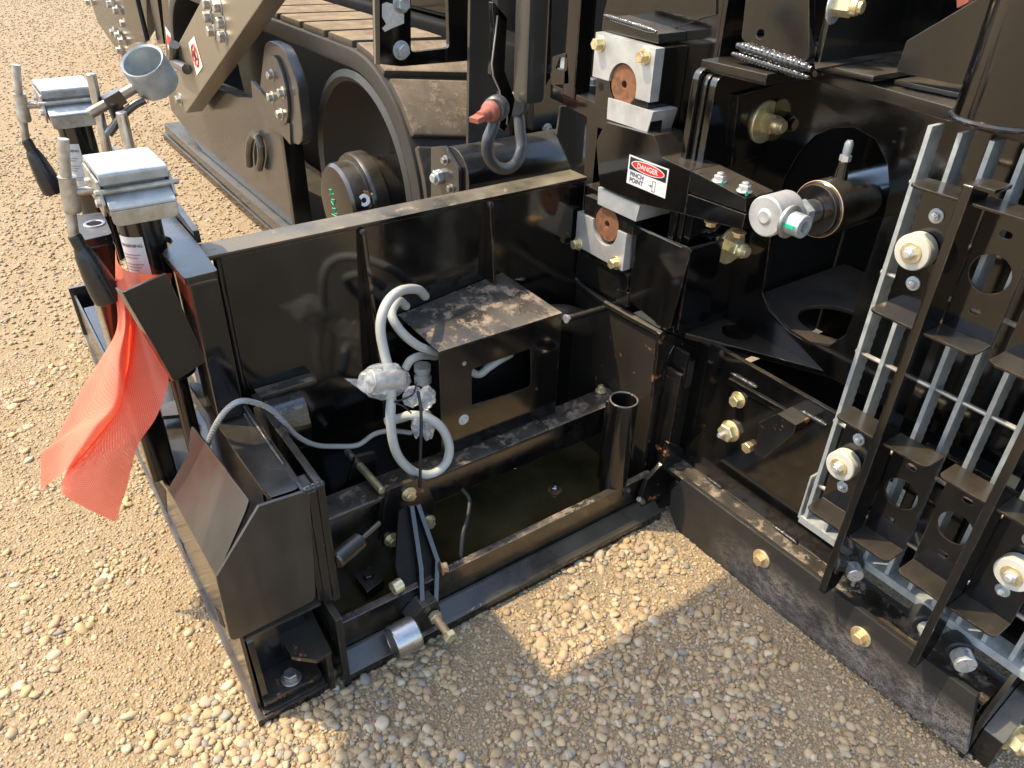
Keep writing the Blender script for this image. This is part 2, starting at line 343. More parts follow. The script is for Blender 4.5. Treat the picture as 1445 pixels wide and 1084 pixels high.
# ---------------------------------------------------------------- bolts, shared meshes
def hex_mesh(name, r, h, mat, nut=False, sock=False):
    bm = bmesh.new(); n = 6
    lathe(bm, [(r, 0), (r, h-.12*r), (r*.9, h)] if not sock else [(r, 0), (r, h-.06*r), (r*.94, h), (r*.5, h), (r*.48, h*.45)], (0, 0, 0), (0, 0, 1), n if not sock else 20)
    if nut == 1: lathe(bm, [(r*.6, h-.001), (r*.6, h+r*.4), (r*.5, h+r*.48)], (0, 0, 0), (0, 0, 1), 14)
    if nut == 'dome': lathe(bm, [(r*.84, h-.001), (r*.84, h+r*.25), (r*.74, h+r*.5), (r*.58, h+r*.52), (r*.58, h+r*.85), (r*.5, h+r*.92)], (0, 0, 0), (0, 0, 1), 18)
    return mesh_of(bm, name, mat)
def wash_mesh(name, r, h, mat):
    bm = bmesh.new(); lathe(bm, [(r, 0), (r, h*.7), (r-h*.3, h), (r*.3, h)], (0, 0, 0), (0, 0, 1), 24); return mesh_of(bm, name, mat)
_bm = {}
def bolt(parent, p, axis, r, mat='yzinc', wr=None, wmat=None, h=None, nut=False, sock=False, spin=None, name=None, wt=None):
    """hex bolt (or nut with its stud, or socket screw) standing at p along axis; its washer is a sub-part"""
    h = h or r*1.05; wr = wr if wr is not None else r*1.45; wt = wt or max(.003, r*.18); wmat = wmat or mat; p = V(p); axis = V(axis).normalized()
    k = (round(r, 4), round(h, 4), mat, nut, sock)
    if k not in _bm: _bm[k] = hex_mesh('bolt', r, h, M[mat], nut, sock)
    q = axis.to_track_quat('Z', 'Y') @ Matrix.Rotation(spin if spin is not None else random.uniform(0, 1), 3, 'Z').to_quaternion()
    o = bpy.data.objects.new(name or ('nut' if nut else 'bolt'), _bm[k]); COL.objects.link(o); o.rotation_mode = 'QUATERNION'; o.rotation_quaternion = q
    o.parent = parent; o.location = p+axis*(wt if wr else 0)-wloc(parent)
    if wr and parent.parent is None:
        k2 = (round(wr, 4), wt, wmat)
        if k2 not in _bm: _bm[k2] = wash_mesh('washer', wr, wt, M[wmat])
        c = bpy.data.objects.new('washer', _bm[k2]); COL.objects.link(c); c.parent = o; c.location = (0, 0, -wt)
    return o
def text(name, s, c, xd, yd, size, mat, parent, lift=.0006, bend=None, track=1.):
    """flat printed lettering centred at c, reading along xd"""
    cu = bpy.data.curves.new('txt', 'FONT'); cu.body = s; cu.size = size; cu.align_x = 'CENTER'; cu.align_y = 'CENTER'; cu.space_character = track; cu.extrude = .0; cu.offset = size*.018
    to = bpy.data.objects.new('txt', cu); COL.objects.link(to); bpy.context.view_layer.update()
    me = bpy.data.meshes.new_from_object(to.evaluated_get(bpy.context.evaluated_depsgraph_get())); bpy.data.objects.remove(to); bpy.data.curves.remove(cu)
    xd, yd = V(xd).normalized(), V(yd).normalized(); zd = xd.cross(yd); c = V(c); o0 = c-wloc(parent)
    for v in me.vertices:
        q = xd*v.co.x+yd*v.co.y+zd*lift
        if bend: q = bend(v.co.x, v.co.y)-c
        v.co = q
    me.materials.clear(); me.materials.append(mat); me.name = name
    o = bpy.data.objects.new(name, me); COL.objects.link(o); o.parent = parent; o.location = o0; return o
# ================================================================ GROUND
bm = bmesh.new(); q = [bm.verts.new(p) for p in ((-60, -40, 0), (60, -40, 0), (60, 90, 0), (-60, 90, 0))]; bm.faces.new(q)
g = part('ground', bm, M['ground']); g['kind'] = 'structure'
def ico(sub):
    b = bmesh.new(); bmesh.ops.create_icosphere(b, subdivisions=sub, radius=1); v = np.array([x.co[:] for x in b.verts]); f = np.array([[x.index for x in y.verts] for y in b.faces]); b.free(); return v, f
ICO = {1: ico(1), 2: ico(2)}
def stones(n, xr, yr, r0, r1, sub, sink, clump=None, power=2.2, tint=(.87, .865, .82)):
    """n pebbles scattered over a patch -> vertices, faces, tints"""
    bv, bf = ICO[sub]; K = 14; shp = []
    for k in range(K):
        v = bv.copy(); nr = rng.normal(size=(5, 3)); nr /= np.linalg.norm(nr, axis=1)[:, None]
        for d in nr:                                             # flatten a few random facets
            h = rng.uniform(.55, .9); s = v@d; v -= np.clip(s-h, 0, None)[:, None]*d*.85
        v *= rng.uniform(.9, 1.1, v.shape); v *= np.array([rng.uniform(.95, 1.45), 1, rng.uniform(.5, .8)]); shp.append(v)
    shp = np.array(shp)
    P_ = np.stack([rng.uniform(*xr, n*4), rng.uniform(*yr, n*4)], 1)
    if clump:
        a = sum(np.sin(P_[:, 0]*f+p)*np.sin(P_[:, 1]*f*1.13+q) for f, p, q in ((5.1, .3, 1.2), (9.7, 2., .4), (17.3, 1., 3.)))
        keep = rng.uniform(size=n*4) < 1/(1+np.exp(-(a-clump)*3)); P_ = P_[keep]
    P_ = P_[:n]; n = len(P_)
    r = r0+(r1-r0)*rng.uniform(size=n)**power; kk = rng.integers(0, K, n); an = rng.uniform(0, 6.283, n); c, s = np.cos(an), np.sin(an)
    v = shp[kk]*r[:, None, None]; tl = rng.uniform(-.35, .35, (n, 2)); v[:, :, 2] += v[:, :, 0]*tl[:, :1]+v[:, :, 1]*tl[:, 1:]
    x = v[:, :, 0]*c[:, None]-v[:, :, 1]*s[:, None]+P_[:, :1]; y = v[:, :, 0]*s[:, None]+v[:, :, 1]*c[:, None]+P_[:, 1:]; z = v[:, :, 2]+(r*sink*rng.uniform(.4, 1.5, n))[:, None]
    vv = np.stack([x, y, z], 2).reshape(-1, 3); ff = (bf[None]+(np.arange(n)*len(bv))[:, None, None]).reshape(-1, 3)
    pal = np.array([(.42, .305, .175), (.39, .28, .16), (.47, .355, .22), (.31, .26, .19), (.46, .38, .27), (.29, .27, .235), (.35, .235, .16), (.17, .175, .18), (.23, .225, .21), (.54, .46, .35), (.42, .27, .20)])
    w_ = np.array([22, 20, 16, 11, 11, 7, 6, 2.2, 4, 5, 3]); col = pal[rng.choice(len(pal), n, p=w_/w_.sum())]*rng.uniform(.82, 1.15, (n, 1))*np.array([tint])
    return vv, ff, np.repeat(col, len(bv), 0)
def stone_mesh(name, sets):
    vs_, fs, cs, o = [], [], [], 0
    for v, f, c in sets: vs_.append(v); fs.append(f+o); cs.append(c); o += len(v)
    v = np.concatenate(vs_).astype(np.float32); f = np.concatenate(fs).astype(np.int32); c = np.concatenate(cs)
    me = bpy.data.meshes.new(name); me.vertices.add(len(v)); me.vertices.foreach_set('co', v.ravel()); me.loops.add(f.size); me.loops.foreach_set('vertex_index', f.ravel())
    me.polygons.add(len(f)); me.polygons.foreach_set('loop_start', np.arange(0, f.size, 3, dtype=np.int32)); me.update(calc_edges=True); me.polygons.foreach_set('use_smooth', np.ones(len(f), bool))
    a = me.color_attributes.new('tint', 'FLOAT_COLOR', 'POINT'); a.data.foreach_set('color', np.concatenate([c, np.ones((len(c), 1))], 1).astype(np.float32).ravel())
    me.materials.append(M['stone']); ob = bpy.data.objects.new(name, me); COL.objects.link(ob); ob['kind'] = 'stuff'; return ob
stone_mesh('gravel', [
    stones(9000, (.0, 1.36), (-.5, 1.3), .0042, .0130, 2, .16, -.6, 1.9),
    stones(420, (.0, 1.36), (-.5, 1.3), .011, .0185, 2, .2, .2, 2.0),
    stones(500, (1.3, 1.6), (-.5, 1.3), .003, .009, 2, .25, -.2, 2.0),
    stones(40000, (.0, 1.6), (-.5, 1.3), .0018, .0058, 1, .2),
    stones(1300, (-1.3, .3), (.7, 3.3), .006, .0165, 2, .10, .55, 2.2, tint=(1, .97, .87)),
    stones(4200, (-1.3, .3), (.7, 3.3), .0045, .010, 1, .12, .2, tint=(.86, .83, .72)),
    stones(32000, (-1.3, .3), (.7, 3.3), .0018, .0055, 1, .25, tint=(.86, .83, .72)),
    stones(14000, (-1.2, 1.5), (3.3, 6.6), .004, .012, 1, .3, tint=(.84, .81, .74)),
    stones(16000, (-1.6, 2.8), (6.6, 15), .006, .015, 1, .3, tint=(.80, .78, .73))])

bm = bmesh.new(); sweep(bm, cat([A1('z', .022, u, v) for u, v in ((924, 962), (929, 952), (931, 944), (935, 938))], 4), .0028, 7); tw = part('twig', bm, M['twig']); single(tw, 'small brown twig lying in the shaded gravel', 'twig')
bm = bmesh.new(); sweep(bm, cat([A1('z', .022, u, v) for u, v in ((927, 960), (933, 968), (938, 977), (938, 984))], 4), .0016, 6); tw = part('twig', bm, M['straw']); single(tw, 'pale straw beside the small brown twig on the shaded gravel', 'straw')
# ================================================================ END GATE
GATE = thing('end_gate', 'black steel end gate with sloped side guard standing on the gravel at left', 'end gate', (.25, 1.9, 0))
P('sole', M['black_worn'], GATE, prism, [V((.155, y, z)) for y, z in ((1.165, 0), (3.08, 0), (3.19, .05), (3.235, .27), (3.205, .275), (3.165, .085), (3.07, .03), (1.165, .022))], (.185, 0, 0))
hol = [A('x', .165, (191, 640), (212, 665), (234, 692), (237, 738), (222, 715), (206, 690)), A('x', .165, (252, 759), (258, 766), (263, 783), (256, 776)), A('x', .165, (305, 858), (311, 864), (318, 886), (311, 880))]
plate('side_plate', M['black_worn'], GATE, [V((.165, y, z)) for y, z in ((1.19, .03), (3.1, .045), (3.19, .25), (2.4, .285), (1.85, .25), (1.20, .43))], (.008, 0, 0), [])
for h in hol: plate('slot', M['dark_in'], GATE, [p+V((-.001, 0, 0)) for p in h], (.0006, 0, 0), bev=0)  # openings drawn as flat dark patches for the shade within
P('gate_body', M['black'], GATE, box, (.176, 1.45, .03), (.345, 3.05, .255), .006)
plate('front_face', M['black_haze'], GATE, rnd(A('y', 1.19, (365, 715), (436, 692), (446, 846), (326, 907), (305, 815)), .018, only=(1, 2, 3)), (0, .008, 0))
gp, gn = V((.15, 1.2, .435)), V((-.16, 0, .11))
def G(*uv): return [at(u, v, gp, gn) for u, v in uv]
plate('sloped_guard', M['black_haze'], GATE, rnd(G((269, 598), (351, 706), (345, 724), (305, 815), (237, 690), (266, 640)), .01), gn.normalized()*-.006)
plate('upright_flap', M['black'], GATE, rnd(A('y', 1.47, (173, 413), (235, 385), (291, 510), (246, 540)), .008), (0, .006, 0))
fa, fb, fc, fd = A1('y', 1.466, 172.5, 413), A1('y', 1.466, 245, 538), A1('y', 1.40, 262, 580), A1('y', 1.53, 176, 428)
P('flap_lip', M['black'], GATE, prism, [fa, fb, fb+V((-.002, .02, -.01)), fa+V((-.006, .04, -.005))], (.004, .001, 0))
# channel inside the gate with its slotted top
plate('channel_top', M['black'], GATE, rnd(A('z', .6, (262, 536), (330, 552), (345, 572), (398, 653), (422, 682), (419, 690), (383, 702), (371, 693), (309, 604)), .012), (0, 0, -.009))
P('channel_wall', M['black_worn'], GATE, box, (.287, 1.27, .26), (.294, 1.72, .59))
P('channel_floor', M['black_rust'], GATE, box, (.17, 1.2, .256), (.352, 1.445, .262))
P('upright_plate', M['black'], GATE, box, (.3475, 1.2, .27), (.3605, 1.60, .602), .003)
P('upright_plate', M['black'], GATE, box, (.381, 1.2, .25), (.3985, 1.60, .602), .003)
P('spacer', M['black_rust'], GATE, box, (.3615, 1.2, .26), (.380, 1.265, .590), .002)
P('weld_bead', M['weld'], GATE, weld, (.352, 1.198, .605), (.398, 1.198, .605), .009)
P('weld_bead', M['weld'], GATE, weld, (.350, 1.30, .604), (.350, 1.60, .604), .004)
# rear foot
P('foot_base', M['black_worn'], GATE, box, (.172, 1.172, .022), (.326, 1.45, .028), .002)
P('foot_plate', M['black_rust'], GATE, box, (.178, 1.178, .040), (.322, 1.45, .054), .004)
P('foot_gap_fill', M['dark_in'], GATE, box, (.185, 1.20, .0285), (.318, 1.44, .0395), 0)  # dark filler standing in for the shaded gap between the plates
P('foot_wall', M['black_worn'], GATE, box, (.3265, 1.148, .022), (.340, 1.45, .150), .002)
plate('foot_gusset', M['black_rust'], GATE, A('z', .152, (389, 884), (411, 927), (447, 932), (468, 919), (440, 862), (430, 845), (395, 860)), (0, 0, -.012))
P('foot_back', M['black_worn'], GATE, box, (.178, 1.262, .0545), (.326, 1.275, .25), .003)
P('foot_bracket', M['black_rust'], GATE, prism, rnd([V((.179, y, z)) for y, z in ((1.185, .055), (1.26, .055), (1.26, .24), (1.215, .24), (1.195, .14))], .02), (.014, 0, 0))
bolt(GATE, A1('z', .054, 411, 957), (0, 0, 1), .017, 'zinc_dirty', .024)
# the tall mounts that carry the two jacks
mp = rnd(A('z', .97, (244, 303), (277, 338), (303, 379), (301, 386), (262, 393), (258, 391), (227, 353)), .006)
nc, nr_ = V((.252, 1.735, .97)), .058
plate('jack_mount', M['black_worn'], GATE, [p for p in rnd([V((.318, 1.90, .97)), V((.352, 1.88, .97)), V((.352, 1.70, .97)), V((.345, 1.52, .97)), V((.276, 1.515, .97)), V((.272, 1.665, .97))], .008)] + [nc+V((math.cos(a), math.sin(a), 0))*nr_ for a in (-1.05, -.6, -.2, .2, .6, 1.0)], (0, 0, -.016))
plate('jack_mount', M['black_rust'], GATE, rnd([V((.134, 1.825, .97)), V((.206, 1.835, .97)), V((.216, 1.99, .97)), V((.150, 1.995, .97))], .012), (0, 0, -.02), [arc((.185, 1.915, .97), .017, (0, 0, 1), 16)])
P('bushing', M['steel'], GATE, pipe, (.185, 1.915, .951), (.185, 1.915, .973), .0235, .0165)
P('mount_column', M['black'], GATE, box, (.283, 1.522, .605), (.344, 1.64, .953), .006)
P('mount_column', M['black'], GATE, box, (.318, 1.645, .26), (.350, 1.90, .953), .004)
P('mount_column', M['black'], GATE, box, (.140, 1.835, .262), (.208, 1.985, .949), .01)
P('mount_arm', M['black_worn'], GATE, prism, [V((.354, y, z)) for y, z in ((1.72, .955), (1.72, .985), (1.86, 1.0), (2.15, .99), (2.3, .965), (2.60, .955), (2.60, .92), (2.3, .9), (1.9, .9))], (.014, 0, 0))
P('jack_mount', M['black_worn'], GATE, box, (.300, 2.46, .925), (.353, 2.585, .94), .003)
P('mount_column', M['black'], GATE, box, (.318, 2.47, .257), (.350, 2.575, .924), .004)
P('clamp_plate', M['black_worn'], GATE, prism, rnd(A('z', .30, (221, 573), (262, 560), (277, 572), (274, 583), (222, 588)), .006), (0, 0, -.014))
bolt(GATE, A1('z', .30, 259, 562), (0, 0, 1), .017, 'zinc_dirty', .024)
# ================================================================ JACKS
def jack(dx, dy, label):
    J = thing('crank_jack', label, 'crank jack', (.252+dx, 1.735+dy, .3), 'crank jacks on the end gate')
    def v(x, y, z): return V((x+dx, y+dy, z))
    P('post', M['black_worn'], J, cyl, v(.252, 1.735, .64), v(.252, 1.735, 1.09), .045, 28)
    P('lift_screw', M['black'], J, cyl, v(.252, 1.735, .262), v(.252, 1.735, .639), .020, 18)
    P('gear_cover', M['zinc'], J, prism, rnd([v(.182, y, z) for y, z in ((1.604, 1.148), (1.597, 1.174), (1.755, 1.172), (1.775, 1.12), (1.765, 1.12), (1.75, 1.162), (1.612, 1.163), (1.613, 1.148))], .008), (.125, 0, 0))
    P('gear_case', M['zinc_dirty'], J, box, v(.186, 1.615, 1.085), v(.303, 1.752, 1.160), .004)
    P('hinge_rod', M['zinc_dirty'], J, cyl, v(.168, 1.601, 1.139), v(.323, 1.601, 1.139), .006, 14)
    P('apron', M['zinc'], J, prism, [v(.184, y, z) for y, z in ((1.613, 1.136), (1.572, 1.114), (1.572, 1.109), (1.613, 1.128))], (.122, 0, 0))
    P('apron_front', M['zinc_dirty'], J, prism, rnd([v(x, 1.572, z) for x, z in ((.184, 1.1085), (.306, 1.1085), (.306, 1.078), (.184, 1.078))], .014, only=(2, 3)), (0, .006, 0))
    for x in (.1765, .3065):
        P('side_cheek', M['zinc_dirty'], J, prism, rnd([v(x, y, z) for y, z in ((1.606, 1.16), (1.745, 1.16), (1.745, 1.10), (1.62, 1.085), (1.585, 1.118))], .008), (.005, 0, 0))
    bolt(J, v(.176, 1.615, 1.115), (-1, 0, 0), .008, 'zinc_bright', .0)
    bolt(J, v(.176, 1.70, 1.135), (-1, 0, 0), .007, 'zinc_bright', .0)
    H = P('crank_handle', M['zinc_dirty'], J, sweep, cat([v(.152, 1.695, 1.222), v(.141, 1.697, 1.165), v(.131, 1.70, 1.10), v(.123, 1.70, 1.04), v(.122, 1.70, 1.028)], 5), .0102, 14)
    P('sleeve', M['zinc_dirty'], J, lathe, [(.0, 0), (.015, 0), (.0172, .004), (.0165, .03), (.0155, .068), (.0172, .072), (.0, .074)], v(.1325, 1.70, 1.078), (.1, 0, 1), 20)
    P('stub', M['zinc_dirty'], J, cyl, v(.138, 1.699, 1.118), v(.186, 1.692, 1.118), .0085, 14)
    d = v(.150, 1.69, .879)-v(.122, 1.70, 1.03)
    P('grip', M['knob'], J, lathe, [(.011, 0), (.0135, .004), (.0135, .028), (.016, .033), (.021, .05), (.0265, .09), (.0295, .125), (.0295, .150), (.027, .154), (.018, .154), (.016, .14), (0, .14)], v(.122, 1.70, 1.032), d, 26, False)
    P('grip_insert', M['cable'], J, cyl, v(.122, 1.70, 1.032)+d.normalized()*.139, v(.122, 1.70, 1.032)+d.normalized()*.146, .013, 16)
    def bend(x, y):
        a = -2.35+(x/.045); r = .0456; return v(.252, 1.735, .975+y)+V((math.cos(a)*r, math.sin(a)*r, 0))
    bm = bmesh.new(); gr = [[bm.verts.new(bend(-.028+.056*i/10, -.115+.145*j)) for i in range(11)] for j in range(2)]
    for i in range(10): bm.faces.new((gr[0][i], gr[0][i+1], gr[1][i+1], gr[1][i]))
    st = part('warning_label', bm, M['white_print'], J)
    def b2(x, y):
        a = -2.35+(x/.0452); r = .0461; return v(.252, 1.735, .975+y)+V((math.cos(a)*r, math.sin(a)*r, 0))
    text('lettering', 'WARNING', v(.22, 1.70, .975), (1, 0, 0), (0, 0, 1), .010, M['black_print'], st, bend=lambda x, y: b2(x, y+.010))
    for k, (yy, wd) in enumerate(((-.012, .04), (-.019, .034), (-.034, .042), (-.041, .036), (-.048, .03), (-.068, .040), (-.075, .034), (-.095, .038))):
        b = bmesh.new(); ri = [[b.verts.new(b2(-.024+wd*i/8, yy+.0026*j)) for i in range(9)] for j in range(2)]
        for i in range(8): b.faces.new((ri[0][i], ri[0][i+1], ri[1][i+1], ri[1][i]))
        part('text_line', b, M['grey_print'], st)
    return J
jack(0, 0, 'crank jack nearer the camera, orange mesh flag tied round its black post')
jack(.012, .79, 'crank jack farther back at the far left, behind the galvanised cup')
# ================================================================ CUP BRACKET between the jacks
CY = 1.95
CUP = thing('pole_holder', 'galvanised steel cup on a crossbar with tee handle, clamped between the two crank jacks', 'pole holder', tuple(A1('y', CY, 165, 214)))
cb = A1('y', CY+.01, 223, 120); ct = A1('y', CY-.02, 200, 85); ca = (ct-cb).normalized(); cl = (ct-cb).length
P('cup', M['zinc'], CUP, lathe, [(.0, 0), (.046, 0), (.049, .003), (.049, cl-.004), (.047, cl), (.0425, cl-.003), (.042, .01), (.0, .008)], cb, ca, 40, False)
b0, b1 = A1('y', CY, 126, 161), A1('y', CY, 194, 122)
P('crossbar', M['zinc_dirty'], CUP, cyl, b0, b1, .0115, 18)
P('weld_bead', M['zinc'], CUP, lathe, [(.015, 0), (.019, .006), (.021, .015)], b1-(b1-b0).normalized()*.008, b1-b0, 16)
r0, r1 = A1('y', CY+.02, 128, 104), A1('y', CY+.02, 152, 216)
P('clamp_block', M['black_worn'], CUP, bar, b0.lerp(b1, .34), b0.lerp(b1, .68), .032, .030)
P('clamp_block', M['black_worn'], CUP, bar, b0.lerp(b1, .45)+V((.01, 0, -.045)), b0.lerp(b1, .5)+V((0, 0, -.012)), .03, .03, up=(0, 1, 0))
P('upright_rod', M['steel'], CUP, cyl, r1-(r0-r1)*.7, r0, .0105, 16)
s0, s1 = A1('y', CY-.06, 171, 158), A1('y', CY-.06, 184, 216)
P('upright_rod', M['steel'], CUP, cyl, s1-(s0-s1)*1.2, s0, .0118, 16)
P('base_plate', M['black_worn'], CUP, box, (.262, 1.86, .948), (.352, 2.01, .960), .002)
P('tee_handle', M['frame_grey'], CUP, sweep, cat([A1('y', CY-.02, 153, 190), A1('y', CY-.02, 166, 172), A1('y', CY-.02, 176, 160), A1('y', CY-.02, 190, 148), A1('y', CY-.02, 204, 141)], 4), .0095, 12)
# ================================================================ FLAG
rows = [[(163, 350, 1.72), (166, 369, 1.685), (174, 379, 1.665), (188, 384, 1.655), (204, 387, 1.655), (224, 388, 1.668), (243, 385, 1.70)],
        [(163, 410, 1.70), (166, 420, 1.665), (176, 426, 1.645), (186, 430, 1.645), (198, 434, 1.642), (218, 444, 1.648), (240, 455, 1.66)],
        [(163, 470, 1.710), (168, 466, 1.670), (177, 462, 1.615), (184, 466, 1.705), (190, 480, 1.655), (212, 498, 1.645), (238, 515, 1.640)],
        [(118, 545, 1.740), (145, 522, 1.690), (171, 500, 1.605), (181, 515, 1.735), (180, 530, 1.660), (208, 544, 1.640), (236, 548, 1.630)],
        [(76, 622, 1.770), (117, 592, 1.710), (166, 566, 1.595), (168, 578, 1.755), (156, 592, 1.690), (188, 596, 1.650), (219, 592, 1.630)],
        [(59, 640, 1.780), (97, 615, 1.720), (138, 603, 1.615), (140, 618, 1.775), (118, 642, 1.710), (152, 648, 1.660), (194, 630, 1.650)],
        [(58, 668, 1.780), (84, 648, 1.730), (114, 638, 1.645), (116, 645, 1.785), (98, 662, 1.720), (136, 690, 1.680), (180, 683, 1.670)],
        [(57, 691, 1.780), (77, 676, 1.740), (97, 662, 1.675), (98, 666, 1.795), (85, 692, 1.730), (121, 717, 1.700), (164, 738, 1.690)]]
def flag_mesh(bm):
    R = [[A1('y', y, u, v) for u, v, y in r] for r in rows]
    R = [cat(r, 7) for r in R]; nC = len(R[0]); cols = [cat([R[i][j] for i in range(len(R))], 8) for j in range(nC)]
    uv = bm.loops.layers.uv.new('UVMap'); vv = [[bm.verts.new(p+V((0, .004*noise.noise(p*14), 0))) for p in c] for c in cols]; nR = len(cols[0])
    for j in range(nC-1):
        for i in range(nR-1):
            f = bm.faces.new((vv[j][i], vv[j+1][i], vv[j+1][i+1], vv[j][i+1]))
            for l, (a, b) in zip(f.loops, ((j, i), (j+1, i), (j+1, i+1), (j, i+1))): l[uv].uv = (a/(nC-1), b/(nR-1))
bm = bmesh.new(); flag_mesh(bm); fl = part('flag', bm, M['flag'], angle=180); sd = fl.modifiers.new('Subdivision', 'SUBSURF'); sd.levels = sd.render_levels = 1
single(fl, 'bright orange mesh safety flag tied round the near jack post and hanging to the left', 'flag')
# ================================================================ SCREED EXTENSION
EXT = thing('screed_extension', 'black steel screed extension frame with tall front board, square tube and muddy sensor cover', 'screed extension', (.9, 1.4, 0))
P('front_board', M['black'], EXT, box, (.376, 1.64, .05), (1.4295, 1.652, .944), .003)
P('board_cap', M['black_dusty'], EXT, box, (.352, 1.632, .9445), (1.43, 1.712, .957), .003)
P('board_edge', M['black'], EXT, lathe, [(.0, 0), (.009, 0), (.009, .40), (.0, .40)], (.374, 1.636, .545), (0, 0, 1), 12)
for x in (.716, 1.086):
    P('rib', M['black'], EXT, prism, [V((x, y, z)) for y, z in ((1.6395, .943), (1.622, .943), (1.618, .91), (1.582, .58), (1.582, .42), (1.6395, .36))], (.011, 0, 0), bev=.002)
    P('weld_bead', M['weld'], EXT, weld, (x+.005, 1.62, .940), (x+.005, 1.632, .938), .008)
P('ledge', M['black_mud'], EXT, box, (.40, 1.60, .575), (.55, 1.6395, .59), .004)
P('hump', M['black_mud'], EXT, prism, rnd([V((.40, y, z)) for y, z in ((1.6395, .43), (1.57, .40), (1.54, .50), (1.56, .57), (1.6395, .574))], .03), (.10, 0, 0))
P('end_plate', M['black_rust'], EXT, box, (.362, 1.150, .0), (.380, 1.195, .245), .003)
P('end_plate', M['black_worn'], EXT, box, (.3625, 1.1955, .02), (.3795, 1.63, .242), .003)
P('floor_pan', M['black_worn'], EXT, box, (.381, 1.236, .035), (1.43, 1.638, .045), 0)
P('puddle', M['puddle'], EXT, box, (.383, 1.238, .0455), (1.428, 1.636, .060), 0)
P('front_rail', M['black_mud'], EXT, box, (.381, 1.212, .02), (1.425, 1.235, .150), .003)
P('front_lip', M['black_worn'], EXT, prism, rnd([V((.3805, y, z)) for y, z in ((1.156, .0), (1.2115, .0), (1.2115, .064), (1.20, .062), (1.164, .034), (1.156, .030))], .004), (1.05, 0, 0))
P('square_tube', M['black_mud'], EXT, box, (.40, 1.378, .228), (1.455, 1.468, .328), .012)
P('tube_lug', M['black_worn'], EXT, box, (.385, 1.37, .20), (.399, 1.48, .36), .003)
# sensor cover of bent sheet, open at the left
CV = .665
cq = [V((.812, 1.434, CV)), V((1.205, 1.434, CV)), A1('y', 1.637, 708, 386), A1('y', 1.637, 561, 446)]
ctn = (cq[1]-cq[0]).cross(cq[3]-cq[0]).normalized()
P('cover_top', M['black_mud'], EXT, prism, cq, ctn*.004, (), .0015)
plate('cover_front', M['black_clean'], EXT, [V((.812, 1.434, .331)), V((1.205, 1.434, .331)), V((1.205, 1.434, CV-.001)), V((.812, 1.434, CV-.001))], (0, .004, 0), [rnd(A('y', 1.434, (666, 521), (749, 492), (749, 546), (666, 572)), .012)])
P('cover_end', M['black_clean'], EXT, prism, [V((1.204, 1.4385, .331)), V((1.19, 1.637, .331)), cq[2]+V((-.003, 0, -.003)), V((1.204, 1.4385, CV-.002))], (-.004, 0, 0))
P('cover_back', M['dark_in'], EXT, box, (.86, 1.56, .335), (1.20, 1.564, .655), 0)
for u, v in ((608, 440), (624, 453), (703, 410), (720, 422)): bolt(EXT, at(u, v, cq[0], ctn)+ctn*.004, ctn, .006, 'zinc_bright', 0, h=.003, sock=True)
bolt(EXT, A1('y', 1.434, 654, 592), (0, -1, 0), .009, 'nylon', .016, h=.006, wmat='nylon')
bolt(EXT, A1('y', 1.434, 655, 513), (0, -1, 0), .006, 'zinc_dirty', 0, h=.002, sock=True)
bolt(EXT, A1('y', 1.434, 757, 549), (0, -1, 0), .005, 'black_worn', 0, h=.002, sock=True)
bolt(EXT, A1('x', 1.206, 798, 450), (1, 0, 0), .009, 'zinc_bright', .013)
P('cover_tab', M['black_mud'], EXT, prism, rnd([at(u, v, cq[0], ctn)+ctn*.0045 for u, v in ((668, 376), (690, 371), (735, 384), (742, 400), (690, 396))], .012), ctn*.005)
P('gap_floor_fill', M['dark_in'], EXT, box, (1.432, 1.17, .028), (1.66, 1.64, .034), 0)  # added dark sheet covering bright ground under the shaded end
P('gap_fill', M['dark_in'], EXT, box, (1.4585, 1.285, .035), (1.66, 1.30, .64), 0)  # added dark backing that keeps bright ground from showing through
P('inner_wall', M['dusty_brown'], EXT, box, (1.430, 1.262, .04), (1.442, 1.668, .62), .003)
P('tie_rod', M['black_worn'], EXT, cyl, (1.22, 1.50, .60), (1.428, 1.50, .593), .011, 14)
P('hose_bend', M['dusty_brown'], EXT, sweep, cat([V((1.24, 1.63, .50)), V((1.27, 1.60, .55)), V((1.32, 1.57, .56)), V((1.38, 1.57, .53)), V((1.425, 1.58, .50))], 6), .04, 16)
P('inner_gusset', M['dusty_brown'], EXT, prism, rnd([V((1.25, y, z)) for y, z in ((1.50, .33), (1.638, .33), (1.638, .60), (1.60, .60))], .03), (.01, 0, 0))
bolt(EXT, (1.40, 1.452, .33), (0, 0, 1), .012, 'yzinc', .018, nut=True)
bolt(EXT, A1('z', .061, 783, 692), (0, 0, 1), .013, 'steel', .022, wmat='rust', nut=True)
P('pan_block', M['black_worn'], EXT, prism, A('z', .095, (500, 812), (522, 797), (542, 818), (518, 836)), (0, 0, -.034), bev=.004)
cy0 = A1('x', .40, 474, 792); P('sensor_body', M['black_rust'], EXT, cyl, cy0, cy0+V((.075, .03, .0)), .021, 20, .004); P('sensor_rod', M['black_worn'], EXT, cyl, cy0+V((.07, .028, 0)), cy0+V((.135, .05, .008)), .006, 10)
bolt(EXT, A1('z', .0955, 520, 815), (0, 0, 1), .014, 'black_worn', .0)
# pole socket
P('pole_socket', M['black'], EXT, pipe, (1.300, 1.252, .118), (1.300, 1.252, .448), .0415, .036, 32, .0015)
P('socket_rim', M['steel'], EXT, pipe, (1.300, 1.252, .4482), (1.300, 1.252, .4492), .0408, .0365, 32, .0002)
P('inner_post', M['black_mud'], EXT, box, (1.345, 1.26, .06), (1.36, 1.37, .36), .003)
